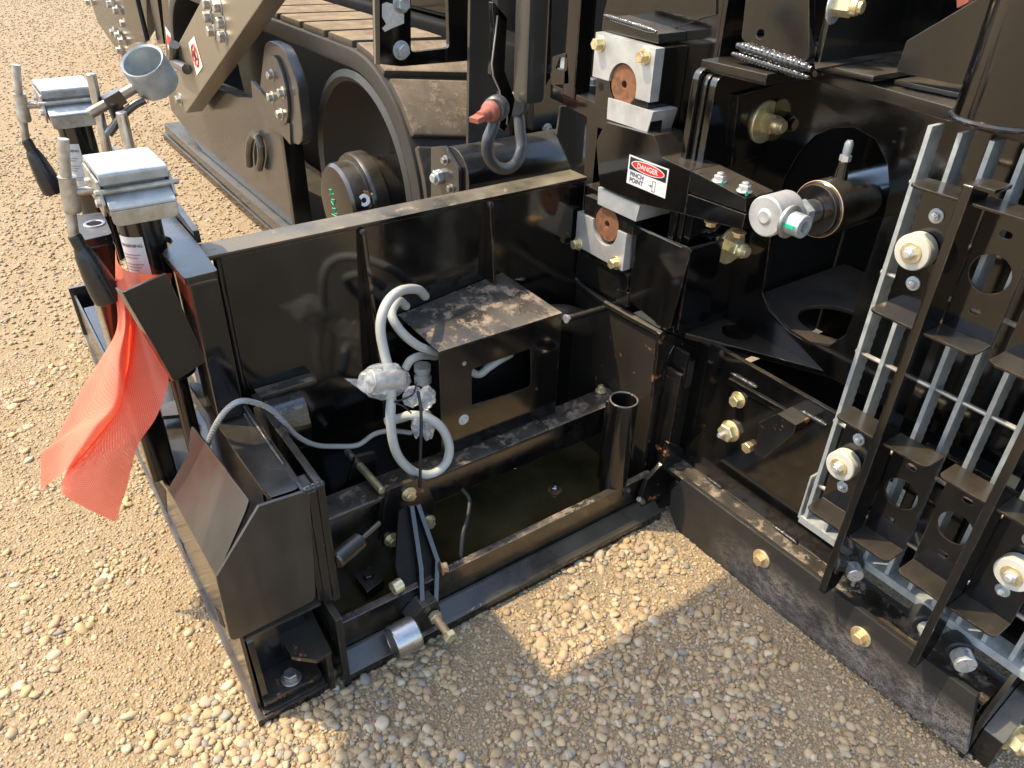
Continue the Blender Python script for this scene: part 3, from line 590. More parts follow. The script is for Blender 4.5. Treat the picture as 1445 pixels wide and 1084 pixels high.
# right end bracket with rust, and the cranked latch
plate('end_bracket', M['black_rust'], EXT, rnd(A('y', 1.26, (931, 470), (951, 474), (992, 499), (1000, 535), (966, 548), (921, 562)), .005), (0, .012, 0))
plate('bracket_shim', M['black'], EXT, A('y', 1.2585, (951, 487), (958, 500), (959, 525), (952, 545), (943, 552), (934, 545), (936, 525), (943, 500)), (0, -.003, 0))
P('guide_strip', M['black_rust'], EXT, box, (1.462, 1.20, .10), (1.474, 1.255, .50), .002)
P('guide_strip', M['black_worn'], EXT, box, (1.482, 1.205, .09), (1.494, 1.255, .56), .002)
P('end_upright', M['black_rust'], EXT, box, (1.443, 1.262, .04), (1.458, 1.37, .40), .003)
plate('cranked_latch', M['black_rust'], EXT, rnd(A('y', 1.19, (944, 624), (966, 635), (961, 668), (938, 694), (929, 718), (919, 735), (905, 722), (904, 702), (913, 678), (935, 655)), .006), (0, .014, 0))
bolt(EXT, A1('y', 1.188, 926, 724), (.3, -1, -.1), .013, 'zinc', .016)
P('latch_stud', M['zinc_dirty'], EXT, cyl, A1('y', 1.19, 901, 704), A1('y', 1.19, 908, 709), .008, 12)
# hinge clamp on the square tube
plate('clamp_plate', M['black_rust'], EXT, rnd(A('y', 1.364, (547, 692), (591, 675), (602, 682), (614, 709), (606, 744), (577, 752), (541, 772), (536, 764)), .006), (0, .0125, 0))
for u, v in ((577, 697), (552.5, 761), (604.5, 736)): bolt(EXT, A1('y', 1.364, u, v), (0, -1, 0), .0145, 'yzinc', .021)
P('long_bolt', M['yzinc'], EXT, cyl, (.603, 1.377, .352), (.598, 1.545, .352), .0105, 16)
P('bolt_tip', M['zinc_dirty'], EXT, cyl, (.598, 1.5455, .352), (.597, 1.575, .352), .0095, 14)
P('back_clamp', M['black_worn'], EXT, prism, rnd([V((x, 1.50, z)) for x, z in ((.55, .28), (.64, .28), (.65, .375), (.59, .385))], .01), (0, .012, 0))
ap, an_ = V((.6, 1.352, .37)), V((0, -.27, .18))
def H(*uv): return [at(u, v, ap, an_) for u, v in uv]
hd = an_.normalized()
plate('hinge_arm', M['dark_in'], EXT, rnd([p-hd*.020 for p in H((567, 722), (580, 713), (592, 714), (604, 745), (617, 790), (614, 850), (597, 858), (572, 848), (562, 800))], .004), hd*-.010)
for a_, b_, c_ in (((581, 714), (594, 802), (596, 857)), ((590, 712), (617, 790), (615, 849))):
    p0, p1, p2 = H(a_, b_, c_)
    bm = bmesh.new(); bar(bm, p0-hd*.014, p1+(p1-p0)*.02-hd*.014, .0125, .034, up=hd); bar(bm, p1-hd*.014, p2-hd*.014, .0125, .0335, up=hd); part('arm_flange', bm, M['black'], EXT)
P('arm_foot', M['black_worn'], EXT, prism, rnd(A('y', 1.165, (597, 858), (617, 848), (622, 860), (608, 902), (588, 912), (578, 880)), .004), (0, .045, 0))
bolt(EXT, H((566, 824))[0], (-1, -.15, 0), .0175, 'yzinc', .0, h=.026, sock=True)
bolt(EXT, H((622, 802))[0]+V((.0, 0, 0)), (1, -.2, 0), .014, 'yzinc_rust', .019)
e0, e1 = A1('y', 1.162, 612, 868), A1('y', 1.095, 624, 885)
bolt(EXT, e0, (0, -1, 0), .018, 'yzinc', 0, h=.016)
P('adjuster_thread', M['yzinc_rust'], EXT, lathe, [(.0095+.0012*(i % 2), .0028*i) for i in range(24)], e0, (0.05, -1, -.12), 14)
bolt(EXT, e0+V((.004, -.066, -.009)), (0.05, -1, -.12), .0175, 'yzinc', 0, h=.015)
P('roller', M['steel'], EXT, lathe, [(0, 0), (.028, 0), (.0285, .001), (.0295, -.0005), (.040, 0), (.0425, .004), (.0425, .062), (.040, .066), (0, .066)], A1('y', 1.135, 553, 908), (1, 0, 0), 36)
# ---------------- loose wiring on the extension
def yy(y, *uv): return [A1('y', y, u, v) for u, v in uv]
bm = bmesh.new()
sweep(bm, cat([A1('y', y, u, v) for u, v, y in ((600, 418, 1.60), (590, 409, 1.57), (570, 409, 1.53), (552, 420, 1.50), (540, 442, 1.48), (537, 468, 1.47), (543, 500, 1.455), (549, 525, 1.44), (552, 560, 1.425), (551, 590, 1.415), (555, 625, 1.405), (566, 650, 1.40), (588, 668, 1.395), (612, 668, 1.392), (630, 652, 1.392), (634, 630, 1.395), (624, 605, 1.405), (604, 590, 1.42), (580, 586, 1.44), (566, 590, 1.47), (545, 595, 1.50))], 8), .0122, 14)
c1 = single(part('loop_cable', bm, M['cable']), 'thick pale grey cable hanging in a long loop in front of the muddy sensor cover', 'cable')
bm = bmesh.new()
sweep(bm, cat([A1('y', y, u, v) for u, v, y in ((573, 432, 1.58), (562, 425, 1.55), (553, 440, 1.52), (557, 455, 1.50), (572, 474, 1.49), (592, 489, 1.49), (616, 497, 1.50), (640, 505, 1.53), (672, 528, 1.53), (690, 518, 1.52), (705, 508, 1.52), (720, 500, 1.54))], 8), .0115, 14)
single(part('sensor_cable', bm, M['cable']), 'pale grey cable curving behind the sensor cover and showing through its window', 'cable')
bm = bmesh.new(); sweep(bm, cat([A1('y', y, u, v) for u, v, y in ((572, 520, 1.52), (580, 508, 1.52), (595, 502, 1.53), (615, 503, 1.55))], 6), .011, 12)
lathe(bm, [(.02, 0), (.024, .004), (.024, .02), (.019, .024), (.019, .035), (.023, .039), (.023, .055), (.0, .056)], A1('y', 1.545, 597, 540), (0, 0, 1), 20)
single(part('connector', bm, M['cable']), 'ribbed grey connector with short cable tail inside the open end of the sensor cover', 'connector')
bm = bmesh.new()
bp = A1('y', 1.425, 543, 538); t = bmesh.new(); bmesh.ops.create_icosphere(t, subdivisions=4, radius=1)
for v in t.verts:
    c = v.co.copy(); k = 1+.13*noise.noise(c*2.3)+.03*noise.noise(c*5)
    v.co = bp+V((c.x*.066*k, c.y*.036*k, c.z*.047*k-.012*c.x))
join(bm, t)
ta, tb, tc = A1('y', 1.425, 510, 532), A1('y', 1.425, 486, 534), A1('y', 1.425, 515, 553)
v3 = [bm.verts.new(p) for p in (ta+V((0, -.02, 0)), tb, tc+V((0, -.02, 0)), ta.lerp(tc, .5)+V((.02, .01, 0)))]; bm.faces.new(v3[:3]); bm.faces.new((v3[0], v3[3], v3[1])); bm.faces.new((v3[1], v3[3], v3[2]))
for cx, cy, rx, rz in ((582, 560, .026, .03), (602, 562, .024, .034), (603, 600, .018, .05), (588, 600, .014, .04)):
    o_ = A1('y', 1.43, cx, cy); t = bmesh.new(); bmesh.ops.create_icosphere(t, subdivisions=3, radius=1)
    for v in t.verts: c = v.co.copy(); k = 1+.25*noise.noise(c*3+o_*9); v.co = o_+V((c.x*rx*k, c.y*.016*k, c.z*rz*k))
    join(bm, t)
bg_ = part('plastic_bag', bm, M['film'], angle=60); single(bg_, 'clear crumpled plastic bag tied over the plug on the grey cable', 'plastic bag')
bm = bmesh.new(); cyl(bm, bp+V((-.035, 0, .012)), bp+V((.045, 0, -.01)), .024, 20); cyl(bm, bp+V((-.04, 0, .014)), bp+V((-.012, 0, .006)), .029, 20)
single(part('cable_plug', bm, M['zinc_dirty']), 'round metal plug wrapped inside the clear plastic bag', 'plug')
bm = bmesh.new(); sweep(bm, cat([A1('y', y, u, v) for u, v, y in ((590, 552, 1.41), (594, 580, 1.385), (594, 615, 1.372), (593, 650, 1.365), (593, 688, 1.362))], 6), .0042, 8)
sweep(bm, cat([A1('y', y, u, v) for u, v, y in ((588, 540, 1.42), (583, 556, 1.405), (568, 564, 1.40), (557, 567, 1.41), (570, 574, 1.40), (580, 583, 1.40))], 5), .0022, 6)
single(part('zip_tie', bm, M['tie']), 'long black zip tie hanging straight down past the grey cable loop', 'zip tie')
bm = bmesh.new(); sweep(bm, cat([A1('y', y, u, v) for u, v, y in ((287, 660, 1.62), (291, 636, 1.56), (298, 614, 1.50), (308, 594, 1.45), (322, 576, 1.43), (340, 566, 1.42), (362, 569, 1.43), (384, 579, 1.44), (402, 597, 1.45), (420, 616, 1.46), (445, 628, 1.47), (475, 630, 1.48), (505, 628, 1.48), (528, 613, 1.48), (552, 608, 1.48), (580, 611, 1.48))], 8), .0064, 12)
single(part('braided_hose', bm, M['braid']), 'thin braided grey sleeve arching over the end gate towards the cable loop', 'hose')
bm = bmesh.new(); sweep(bm, cat([A1('y', y, u, v) for u, v, y in ((652, 690, 1.36), (662, 705, 1.34), (660, 730, 1.30), (653, 755, 1.27), (650, 795, 1.242))], 8), .006, 10)
single(part('drain_cable', bm, M['rubber']), 'short black cable dangling below the square tube over the oily pan', 'cable')
# ================================================================ MAIN SCREED (right)
SCR = thing('main_screed', 'black main screed of the paver at right with oval opening and scuffed wear plate', 'paver screed', (1.6, .8, 0))
wp = A('x', 1.44, (963, 676), (1378, 984), (1361, 1066), (1150, 905), (1045, 827), (1007, 802), (977, 778), (957, 756), (945, 722), (946, 692))
plate('wear_plate', M['wear'], SCR, wp, (.018, 0, 0), bev=.004)
for u, v in ((1075, 788), (1215, 898)): bolt(SCR, A1('x', 1.44, u, v), (-1, 0, 0), .0155, 'yzinc_rust', .027, 'yzinc', wt=.004)
P('ledge', M['black_mud'], SCR, box, (1.4625, .215, .155), (1.56, 1.20, .170), .003)
P('sill', M['black_worn'], SCR, box, (1.4595, .215, .03), (1.60, 1.15, .150), .003)
P('lower_plate', M['black'], SCR, box, (1.53, .60, .172), (1.545, 1.215, .60), .003)
P('lower_plate', M['black_clean'], SCR, box, (1.60, .0, .172), (1.615, .58, .60), .003)
lp = A('x', 1.515, (1027, 527), (1180, 640), (1160, 760), (1000, 660), (1005, 560))
bolt(SCR, A1('x', 1.53, 1042, 564), (-1, 0, 0), .0165, 'yzinc', .024, h=.02)
bolt(SCR, A1('x', 1.53, 1031, 608), (-1, 0, 0), .027, 'yzinc', .032, h=.022); bolt(SCR, A1('x', 1.505, 1021, 612), (-1, 0, 0), .0075, 'zinc_bright', 0, h=.02)
bolt(SCR, A1('x', 1.53, 1058, 630), (-1, 0, 0), .0165, 'yzinc', 0, h=.018)
P('stop_block', M['black_rust'], SCR, prism, A('x', 1.47, (1071, 596), (1097, 584), (1123, 600), (1120, 612), (1078, 647), (1065, 640)), (.059, 0, 0))
P('weld_bead', M['weld'], SCR, weld, A1('x', 1.528, 1032, 527), A1('x', 1.528, 1068, 547), .006)
P('weld_bead', M['weld'], SCR, weld, A1('x', 1.528, 1130, 580), A1('x', 1.528, 1166, 600), .006)
P('strip', M['black'], SCR, prism, A('x', 1.529, (1030, 533), (1110, 578), (1108, 585), (1027, 540)), (-.006, 0, 0))
P('weld_bead', M['weld'], SCR, weld, (1.527, 1.09, .174), (1.527, 1.03, .174), .006)
P('weld_bead', M['weld'], SCR, weld, (1.527, .84, .174), (1.527, .76, .174), .006)
# gusset shelf below the opening
gs = A('z', .61, (967, 470), (1195, 532)); P('gusset_shelf', M['black'], SCR, prism, [gs[0], gs[1], V((1.80, .80, .61)), V((1.80, 1.26, .61)), V((1.505, 1.29, .61))], (0, 0, -.016), [arc(A1('z', .61, 1040, 468), .045, (0, 0, 1), 24)], .002)
P('weld_bead', M['weld'], SCR, weld, A1('z', .615, 1150, 500), A1('z', .615, 1188, 520), .008)
# hole plate, its box behind
hp = A('x', 1.66, (1175, 181), (1205, 180), (1235, 197), (1252, 232), (1255, 268), (1247, 305), (1222, 380), (1205, 440), (1193, 472), (1170, 488), (1140, 484), (1112, 467), (1085, 438), (1076, 415), (1082, 375), (1092, 300), (1108, 250), (1128, 215), (1150, 192))
plate('hole_plate', M['black'], SCR, [V((1.66, -.1, .60)), V((1.66, 1.262, .60)), V((1.66, 1.262, 1.299)), V((1.66, -.1, 1.299))], (.014, 0, 0), [hp], .002)
P('box_floor', M['dusty_brown'], SCR, prism, [V((1.675, .55, .66)), V((2.2, .55, .66)), V((2.2, 1.23, .66)), V((1.675, 1.23, .66))], (0, 0, -.012), [arc((1.83, 1.0, .66), .10, (0, 0, 1), 28)])
P('box_back', M['dark_in'], SCR, box, (2.21, .3, .4), (2.22, 1.6, 1.32), 0)
P('box_wall', M['dark_in'], SCR, box, (1.662, 1.264, .4), (2.2, 1.272, 1.298), 0)
P('box_sole', M['dark_in'], SCR, box, (1.68, .3, .40), (2.2, 1.23, .41), 0)
P('inner_pipe', M['black_worn'], SCR, cyl, (1.9, .80, .665), (1.9, .80, 1.29), .012, 12)
fg = [V((1.445, 1.24, .612)), V((1.659, 1.24, .612)), V((1.659, 1.24, 1.298)), V((1.455, 1.24, 1.298))]
P('flange', M['black'], SCR, prism, rnd(fg, .03), (0, .02, 0))
P('flange', M['black_worn'], SCR, prism, rnd([p+V((-.006, .0225, 0)) for p in fg], .03), (0, .015, 0))
P('flange', M['black'], SCR, prism, rnd([p+V((-.018, .040, .01)) for p in fg], .03), (0, .018, 0))
for (uv, (bu, bv)) in ((((1042, 135), (1128, 112), (1122, 200), (1032, 236)), (1078, 172)), (((1004, 336), (1064, 318), (1058, 388), (984, 412)), (1030, 346))):
    plate('bolt_pad', M['black'], SCR, rnd(A('y', 1.226, *uv), .004), (0, .0135, 0))
    bolt(SCR, A1('y', 1.226, bu, bv), (0, -1, 0), .026, 'yzinc', .052, h=.03, nut='dome', wt=.008)
top = A('z', 1.30, (1141, 112), (1445, 204)); P('top_flange', M['black_worn'], SCR, prism, [top[0], top[1], V((1.48, -.1, 1.30)), V((1.90, -.1, 1.30)), V((1.90, top[0].y, 1.30))], (0, 0, .026), bev=.003)
P('top_flange_ear', M['black'], SCR, prism, [V((1.46, top[0].y+.001, 1.30)), V((1.9, top[0].y+.001, 1.30)), V((1.9, 1.30, 1.30)), V((1.46, 1.30, 1.30))], (0, 0, .024), bev=.003)
# structure above the top flange
P('pillar_plate', M['black'], SCR, prism, rnd(A('x', 1.50, (1066, -120), (1141, -120), (1142, 88), (1100, 76), (1046, 56)), .012, only=(2, 4)), (.02, 0, 0), [arc(A1('x', 1.50, 1073, 48), .0105, (1, 0, 0), 16)])
P('weld_bead', M['weld'], SCR, weld, A1('x', 1.494, 1040, 64), A1('x', 1.494, 1145, 98), .013)
P('weld_bead', M['weld'], SCR, weld, A1('x', 1.492, 1034, 76), A1('x', 1.492, 1142, 110), .009)
P('weld_bead', M['weld'], SCR, weld, A1('z', 1.33, 1150, 104), A1('z', 1.33, 1240, 88), .013)
P('weld_bead', M['weld'], SCR, weld, A1('z', 1.345, 1150, 92), A1('z', 1.345, 1262, 68), .010)
P('recess_floor', M['black_worn'], SCR, box, (1.522, .90, 1.34), (1.95, 1.22, 1.352), .003)
P('recess_floor', M['black_worn'], SCR, box, (1.60, .25, 1.328), (1.95, .899, 1.338), .002)
P('recess_back', M['black'], SCR, box, (1.523, 1.03, 1.353), (1.95, 1.045, 1.75), .003)
P('recess_back', M['black_clean'], SCR, box, (1.96, .3, 1.33), (1.97, 2.3, 2.6), 0)
P('orange_guard', M['orange_paint'], SCR, prism, A('x', 1.80, (1348, -30), (1372, -30), (1366, 4), (1350, 12)), (.02, 0, 0))
P('recess_step', M['black_worn'], SCR, prism, A('z', 1.352, (1146, 78), (1275, 58), (1278, 78), (1150, 100)), (0, 0, .004), bev=.001)
bolt(SCR, A1('y', 1.028, 1178, 6), (.2, -1, 0), .022, 'yzinc', .038, 'zinc_bright', h=.035, nut='dome')
P('corner_gusset', M['black'], SCR, prism, rnd(A('x', 1.575, (1264, 102), (1279, 58), (1400, -14), (1440, -14), (1380, 125)), .006), (.012, 0, 0))
tc_ = A1('z', 1.327, 1412, 172); P('round_pillar', M['black'], SCR, cyl, tc_, tc_+V((0, 0, .55)), .078, 48)
P('weld_bead', M['weld'], SCR, sweep, [p for p in arc(tc_+V((0, 0, .004)), .08, (0, 0, 1), 40)], .005, 8, closed=True)
# column with slide blocks
P('column', M['black'], SCR, box, (1.52, 1.30, .60), (1.70, 1.66, 1.75), .02)
P('column_edge', M['black'], SCR, box, (1.505, 1.275, .62), (1.56, 1.299, 1.30), .006)
P('column_bar', M['black_worn'], SCR, prism, rnd(A('x', 1.425, (851, 24), (929, 48), (929, 62), (849, 43)), .003), (.094, 0, 0))
P('weld_bead', M['weld'], SCR, weld, A1('x', 1.424, 853, 22), A1('x', 1.424, 926, 45), .008)
P('column_side', M['black'], SCR, prism, A('x', 1.515, (851, 22), (872, -60), (1012, -60), (1010, 20), (930, 47)), (.02, 0, 0))
def arch(c, r, n=14, a0=0, a1=math.pi): return [V((c.x, c.y+math.cos(a)*r, c.z+math.sin(a)*r)) for a in [a0+(a1-a0)*i/(n-1) for i in range(n)]]
X0 = 1.40
uc = A1('x', X0, 878, 120); lc = A1('x', X0, 854, 317); RR = .052
uw = A('x', X0, (841, 50), (925, 70), (914, 130)); ur = A('x', X0, (838, 106))[0]
def clamp_white(c, y0, y1, z0, z1, up):
    """plate with a round notch for the shaft end"""
    a = [V((X0, y1, z0)), V((X0, c.y+RR, z0))] + ([*reversed(arch(c, RR, 14))] if up else [*reversed(arch(c, RR, 14, 2*math.pi, math.pi))]) + [V((X0, c.y-RR, z0)), V((X0, y0, z0)), V((X0, y0, z1)), V((X0, y1, z1))]
    return a
ZU0, ZU1 = uc.z+.002, A1('x', X0, 882, 58).z
notch = [V((X0, uc.y-math.cos(a)*RR, uc.z+math.sin(a)*RR)) for a in [math.pi*i/14 for i in range(15)]]
plate('upper_clamp', M['alu'], SCR, [V((X0, 1.612, 1.236)), V((X0, 1.612, 1.343)), V((X0, 1.392, 1.336)), V((X0, 1.392, 1.214)), V((X0, uc.y-RR, 1.214)), *notch, V((X0, uc.y+RR, 1.236))], (.03, 0, 0))
P('clamp_half', M['black_worn'], SCR, prism, [V((X0+.004, 1.598, 1.2)), V((X0+.004, 1.598, 1.234)), V((X0+.004, uc.y+RR, 1.234)), *[V((X0+.004, uc.y+math.cos(a)*RR, uc.z+math.sin(a)*RR)) for a in [-math.pi*i/12 for i in range(13)]], V((X0+.004, uc.y-RR, 1.212)), V((X0+.004, 1.40, 1.212)), V((X0+.004, 1.40, 1.165)), V((X0+.004, 1.598, 1.165))], (.026, 0, 0))
for u, v in ((848, 122), (907, 143)): P('bolt_hole_disc', M['dark_in'], SCR, cyl, A1('x', X0+.0035, u, v), A1('x', X0+.0035, u, v)+V((.0004, 0, 0)), .0105, 16, 0)  # flat dark discs painting the shade inside the holes
for c in (uc, lc):
    P('shaft_end', M['rust'], SCR, lathe, [(.0, .02), (.0095, .02), (.0095, .001), (.0115, 0), (RR-.004, 0), (RR-.002, .002), (RR-.002, .10), (0, .10)], c+V((.006, 0, 0)), (1, 0, 0), 36, False)
P('slide_block', M['alu'], SCR, prism, A('x', X0, (858, 138), (922, 158), (913, 187), (856, 168)), (.085, 0, 0), bev=.001)
P('block_insert', M['black_rust'], SCR, prism, A('y', A1('x', X0, 917, 172).y-.0015, (921, 161), (936, 160), (933, 184), (915, 186)), (0, .001, 0), bev=0)
P('lower_clamp', M['alu'], SCR, prism, [V((X0, 1.63, .86)), V((X0, 1.63, .755)), V((X0, 1.418, .752)), V((X0, 1.418, .862)), V((X0, lc.y-RR, .862)), *[V((X0, lc.y-math.cos(a)*RR, lc.z-.008-math.sin(a)*RR)) for a in [math.pi*i/14 for i in range(15)]], V((X0, lc.y+RR, .86))], (.03, 0, 0))
P('clamp_half', M['black_worn'], SCR, prism, [V((X0+.004, 1.605, .862)), V((X0+.004, lc.y+RR, .862)), *[V((X0+.004, lc.y+math.cos(a)*RR, lc.z+math.sin(a)*RR)) for a in [math.pi*i/12 for i in range(13)]], V((X0+.004, lc.y-RR, .864)), V((X0+.004, 1.40, .864)), V((X0+.004, 1.40, .922)), V((X0+.004, 1.605, .915))], (.026, 0, 0))
for u, v in ((829, 293), (881, 317)): P('bolt_hole_disc', M['dark_in'], SCR, cyl, A1('x', X0+.0035, u, v), A1('x', X0+.0035, u, v)+V((.0004, 0, 0)), .0105, 16, 0)  # flat dark discs again, for the shaded lower holes
P('slide_block', M['alu'], SCR, prism, A('x', X0-.006, (844, 264), (903, 290), (897, 313), (843, 288)), (.16, 0, 0), bev=.001)
for u, v in ((847, 62), (910, 80), (816, 344), (869, 371)): bolt(SCR, A1('x', X0, u, v), (-1, 0, -.0), .0145, 'yzinc', .0195, h=.018)
P('clamp_backing', M['black'], SCR, box, (1.432, 1.40, 1.10), (1.519, 1.62, 1.335), .003)
P('clamp_backing', M['black'], SCR, box, (1.432, 1.42, .60), (1.519, 1.645, .93), .003)
# lower guide box
P('guide_box', M['black'], SCR, prism, rnd(A('x', 1.42, (893, 318), (968, 349), (975, 355), (945, 464), (935, 463), (888, 425)), .01), (.008, 0, 0))
P('guide_box_side', M['black'], SCR, prism, rnd([V((1.43, 1.21, z)) for z in (.65, .886)]+[V((1.55, 1.21, z)) for z in (.886, .65)], .004), (0, .008, 0))
P('guide_box_lip', M['black_worn'], SCR, sweep, [V((1.423, 1.43, .884)), V((1.423, 1.235, .886)), V((1.43, 1.218, .886)), V((1.55, 1.212, .886))], .004, 8)
P('guide_cheek', M['black_worn'], SCR, prism, rnd(A('x', 1.416, (815, 356), (886, 388), (886, 408), (866, 421), (812, 392)), .012), (.02, 0, 0))
P('guide_tab', M['black_worn'], SCR, prism, A('x', 1.415, (871, 408), (886, 414), (886, 434), (869, 425)), (.012, 0, 0))
P('guide_sill', M['black_rust'], SCR, sweep, [A1('x', 1.43, u, v) for u, v in ((809, 385), (818, 402), (850, 426), (892, 450), (935, 473))], .012, 8)
# pinch point arm
arm = [(855, 172), (922, 191), (934, 222), (975, 241), (966, 303), (905, 288), (846, 263), (841, 200)]
P('slide_arm', M['black'], SCR, prism, rnd(A('x', X0-.012, *arm), .006), (.10, 0, 0), bev=.003)
P('arm_plate', M['black_worn'], SCR, prism, A('x', X0-.012, (975.5, 241), (1052, 280), (1052, 300), (972, 271)), (.098, 0, 0), bev=.002)
P('arm_plate', M['black'], SCR, prism, A('x', X0-.012, (971, 274), (1052, 303), (1047, 325), (966.5, 303)), (.098, 0, 0), bev=.002)
zt = A1('x', X0-.012, 1014, 259).z
for u, v in ((1015, 256), (1050, 270)): bolt(SCR, A1('z', zt-.002, u, v), (0, 0, 1), .0135, 'zinc_bright', .018, 'zinc', nut=True, h=.012)
for u, v in ((1004, 312), (1043, 327)): bolt(SCR, A1('x', X0+.01, u, v), (0, 0, -1), .013, 'yzinc_rust', .017, h=.01)
for u, v in ((1014, 254), (1048, 268)):
    c = A1('z', zt+.012, u, v); P('paint_mark', M['green_mark'], SCR, box, c+V((-.004, -.0135, -.010)), c+V((.003, -.0128, .0)), 0)
# hydraulic ram
RAM = thing('hydraulic_ram', 'black hydraulic ram with pale round rod eye bolted to the pinch point arm', 'hydraulic ram', (1.55, .93, 1.06))
bc = A1('x', 1.50, 1152, 296)
P('barrel', M['black'], RAM, cyl, bc, bc+V((.5, 0, 0)), .063, 48, .004)
P('gland', M['black_worn'], RAM, lathe, [(.028, -.004), (.055, -.004), (.0575, 0), (.0575, .02)], bc+V((-.006, 0, 0)), (1, 0, 0), 44, False)
P('gland_ring', M['yzinc_rust'], RAM, pipe, bc+V((.003, 0, 0)), bc+V((.006, 0, 0)), .0635, .057, 44)
P('gland_hole_disc', M['dark_in'], RAM, cyl, bc+V((-.0105, -.042, .01)), bc+V((-.0102, -.042, .01)), .006, 14, 0)  # flat dark disc painting the shade of a small hole
P('rod', M['steel'], RAM, cyl, bc+V((-.10, 0, 0)), bc+V((.01, 0, 0)), .026, 28)
P('rod_nut', M['zinc'], RAM, lathe, [(.034, 0), (.034, .022), (.032, .024)], bc+V((-.072, 0, 0)), (1, 0, 0), 6)
ec = A1('x', 1.345, 1079, 306)
P('rod_eye', M['alu'], RAM, lathe, [(.0, -.003), (.013, -.004), (.018, 0), (.041, 0), (.044, .003), (.044, .075), (.041, .078), (0, .078)], ec, (1, 0, 0), 40)
sc_ = A1('y', ec.y-.044, 1112, 312)
P('eye_washer', M['zinc_dirty'], RAM, cyl, sc_+V((0, .0, 0)), sc_+V((0, -.008, 0)), .036, 32)
bolt(RAM, sc_+V((0, -.008, 0)), (0, -1, 0), .0245, 'zinc', 0, h=.034, sock=True)
P('paint_mark', M['green_mark'], RAM, box, sc_+V((-.03, -.0095, -.002)), sc_+V((-.022, -.0085, .004)), 0)
P('paint_mark', M['green_mark'], RAM, box, sc_+V((-.0262, -.034, -.003)), sc_+V((-.0245, -.012, .004)), 0)
P('grease_stem', M['black'], RAM, cyl, bc+V((.06, 0, .05)), bc+V((.06, 0, .10)), .017, 18, r1=.012)
P('fitting_nut', M['zinc_bright'], RAM, lathe, [(.0125, 0), (.0125, .012)], bc+V((.06, 0, .10)), (0, 0, 1), 6)
P('fitting_tip', M['zinc'], RAM, lathe, [(.008, 0), (.0095, .008), (.0095, .026), (.006, .032), (0, .032)], bc+V((.06, 0, .112)), (0, 0, 1), 14)
# danger label
sp, sn = ax('x', X0-.0125)
s4 = [at(u, v, sp, sn) for u, v in ((889, 218), (946, 238), (939, 281), (882, 258))]
sx = (s4[1]-s4[0]).normalized(); sc0 = sum(s4, V())/4; sx = V((0, -1, 0)); sz = V((0, 0, 1)); SW, SH = .143, .074
SG = thing('danger_sign', 'white DANGER PINCH POINT label with red oval on the black slide arm', 'sign', tuple(sc0))
def sq(name, mat, x0, z0, x1, z1, lift, h=.0004):
    return P(name, mat, SG, box, sc0+V((-lift-h, -x1, z0)), sc0+V((-lift, -x0, z1)), 0)
sq('label_panel', M['white_print'], -SW/2, -SH/2, SW/2, SH/2, .0002)
sq('black_field', M['black_print'], -SW/2+.005, .001, SW/2-.005, SH/2-.004, .0007)
def oval(name, mat, rx, rz, lift):
    bm = bmesh.new(); bm.faces.new([bm.verts.new(sc0+V((-lift, -math.cos(a)*rx, .0175+math.sin(a)*rz))) for a in [2*math.pi*i/40 for i in range(40)]]); return part(name, bm, mat, SG)
oval('oval_border', M['white_print'], .060, .0145, .0013); oval('red_oval', M['red_print'], .057, .0122, .0016)
text('lettering', 'DANGER', sc0+V((-.0018, 0, .0172)), sx, sz, .0185, M['white_print'], SG)
text('lettering', 'PINCH', sc0+V((-.0008, .036, -.0095)), sx, sz, .0165, M['blue_print'], SG, track=1.05); text('lettering', 'POINT', sc0+V((-.0008, .036, -.0245)), sx, sz, .0165, M['blue_print'], SG, track=1.05)
for a in ((.022, -.033, .0232, -.006), (.0318, -.033, .033, -.006), (.022, -.0072, .033, -.006), (.022, -.033, .033, -.0318), (.008, -.0205, .018, -.0195)): sq('pictogram', M['blue_print'], *a, .0007)
P('pictogram', M['blue_print'], SG, prism, [sc0+V((-.0012, -y, z)) for y, z in ((.0165, -.0165), (.0215, -.020), (.0165, -.0235))], (.0004, 0, 0), bev=0)
# ================================================================ GRATING and step rails
GR = thing('step_grating', 'galvanised serrated steel grating standing upright at the right edge', 'grating', (1.515, .4, .28))
def serr(bm, y, z0, z1, x0, x1):
    n = int((z1-z0)/.011); pts = [V((x0, y, z0)), V((x0, y, z1))]
    for i in range(n+1): pts.append(V((x1-(.0035 if i % 2 else 0), y, z1-(z1-z0)*i/n)))
    prism(bm, pts, (0, -.0095, 0), bev=.0008)
for i in range(15):
    y = .752-.0585*i
    P('bar', M['zinc'], GR, serr, y, .292, 1.292, 1.50, 1.546)
for k in range(5):
    z = .40+.195*k; P('cross_rod', M['zinc_dirty'], GR, cyl, (1.512, .758, z), (1.512, -.08, z), .0055, 8, .0005)
P('edge_band', M['zinc'], GR, box, (1.496, -.08, .270), (1.550, .76, .2915), .001)
P('edge_band', M['zinc'], GR, box, (1.498, .7605, .280), (1.534, .766, .42), .001)
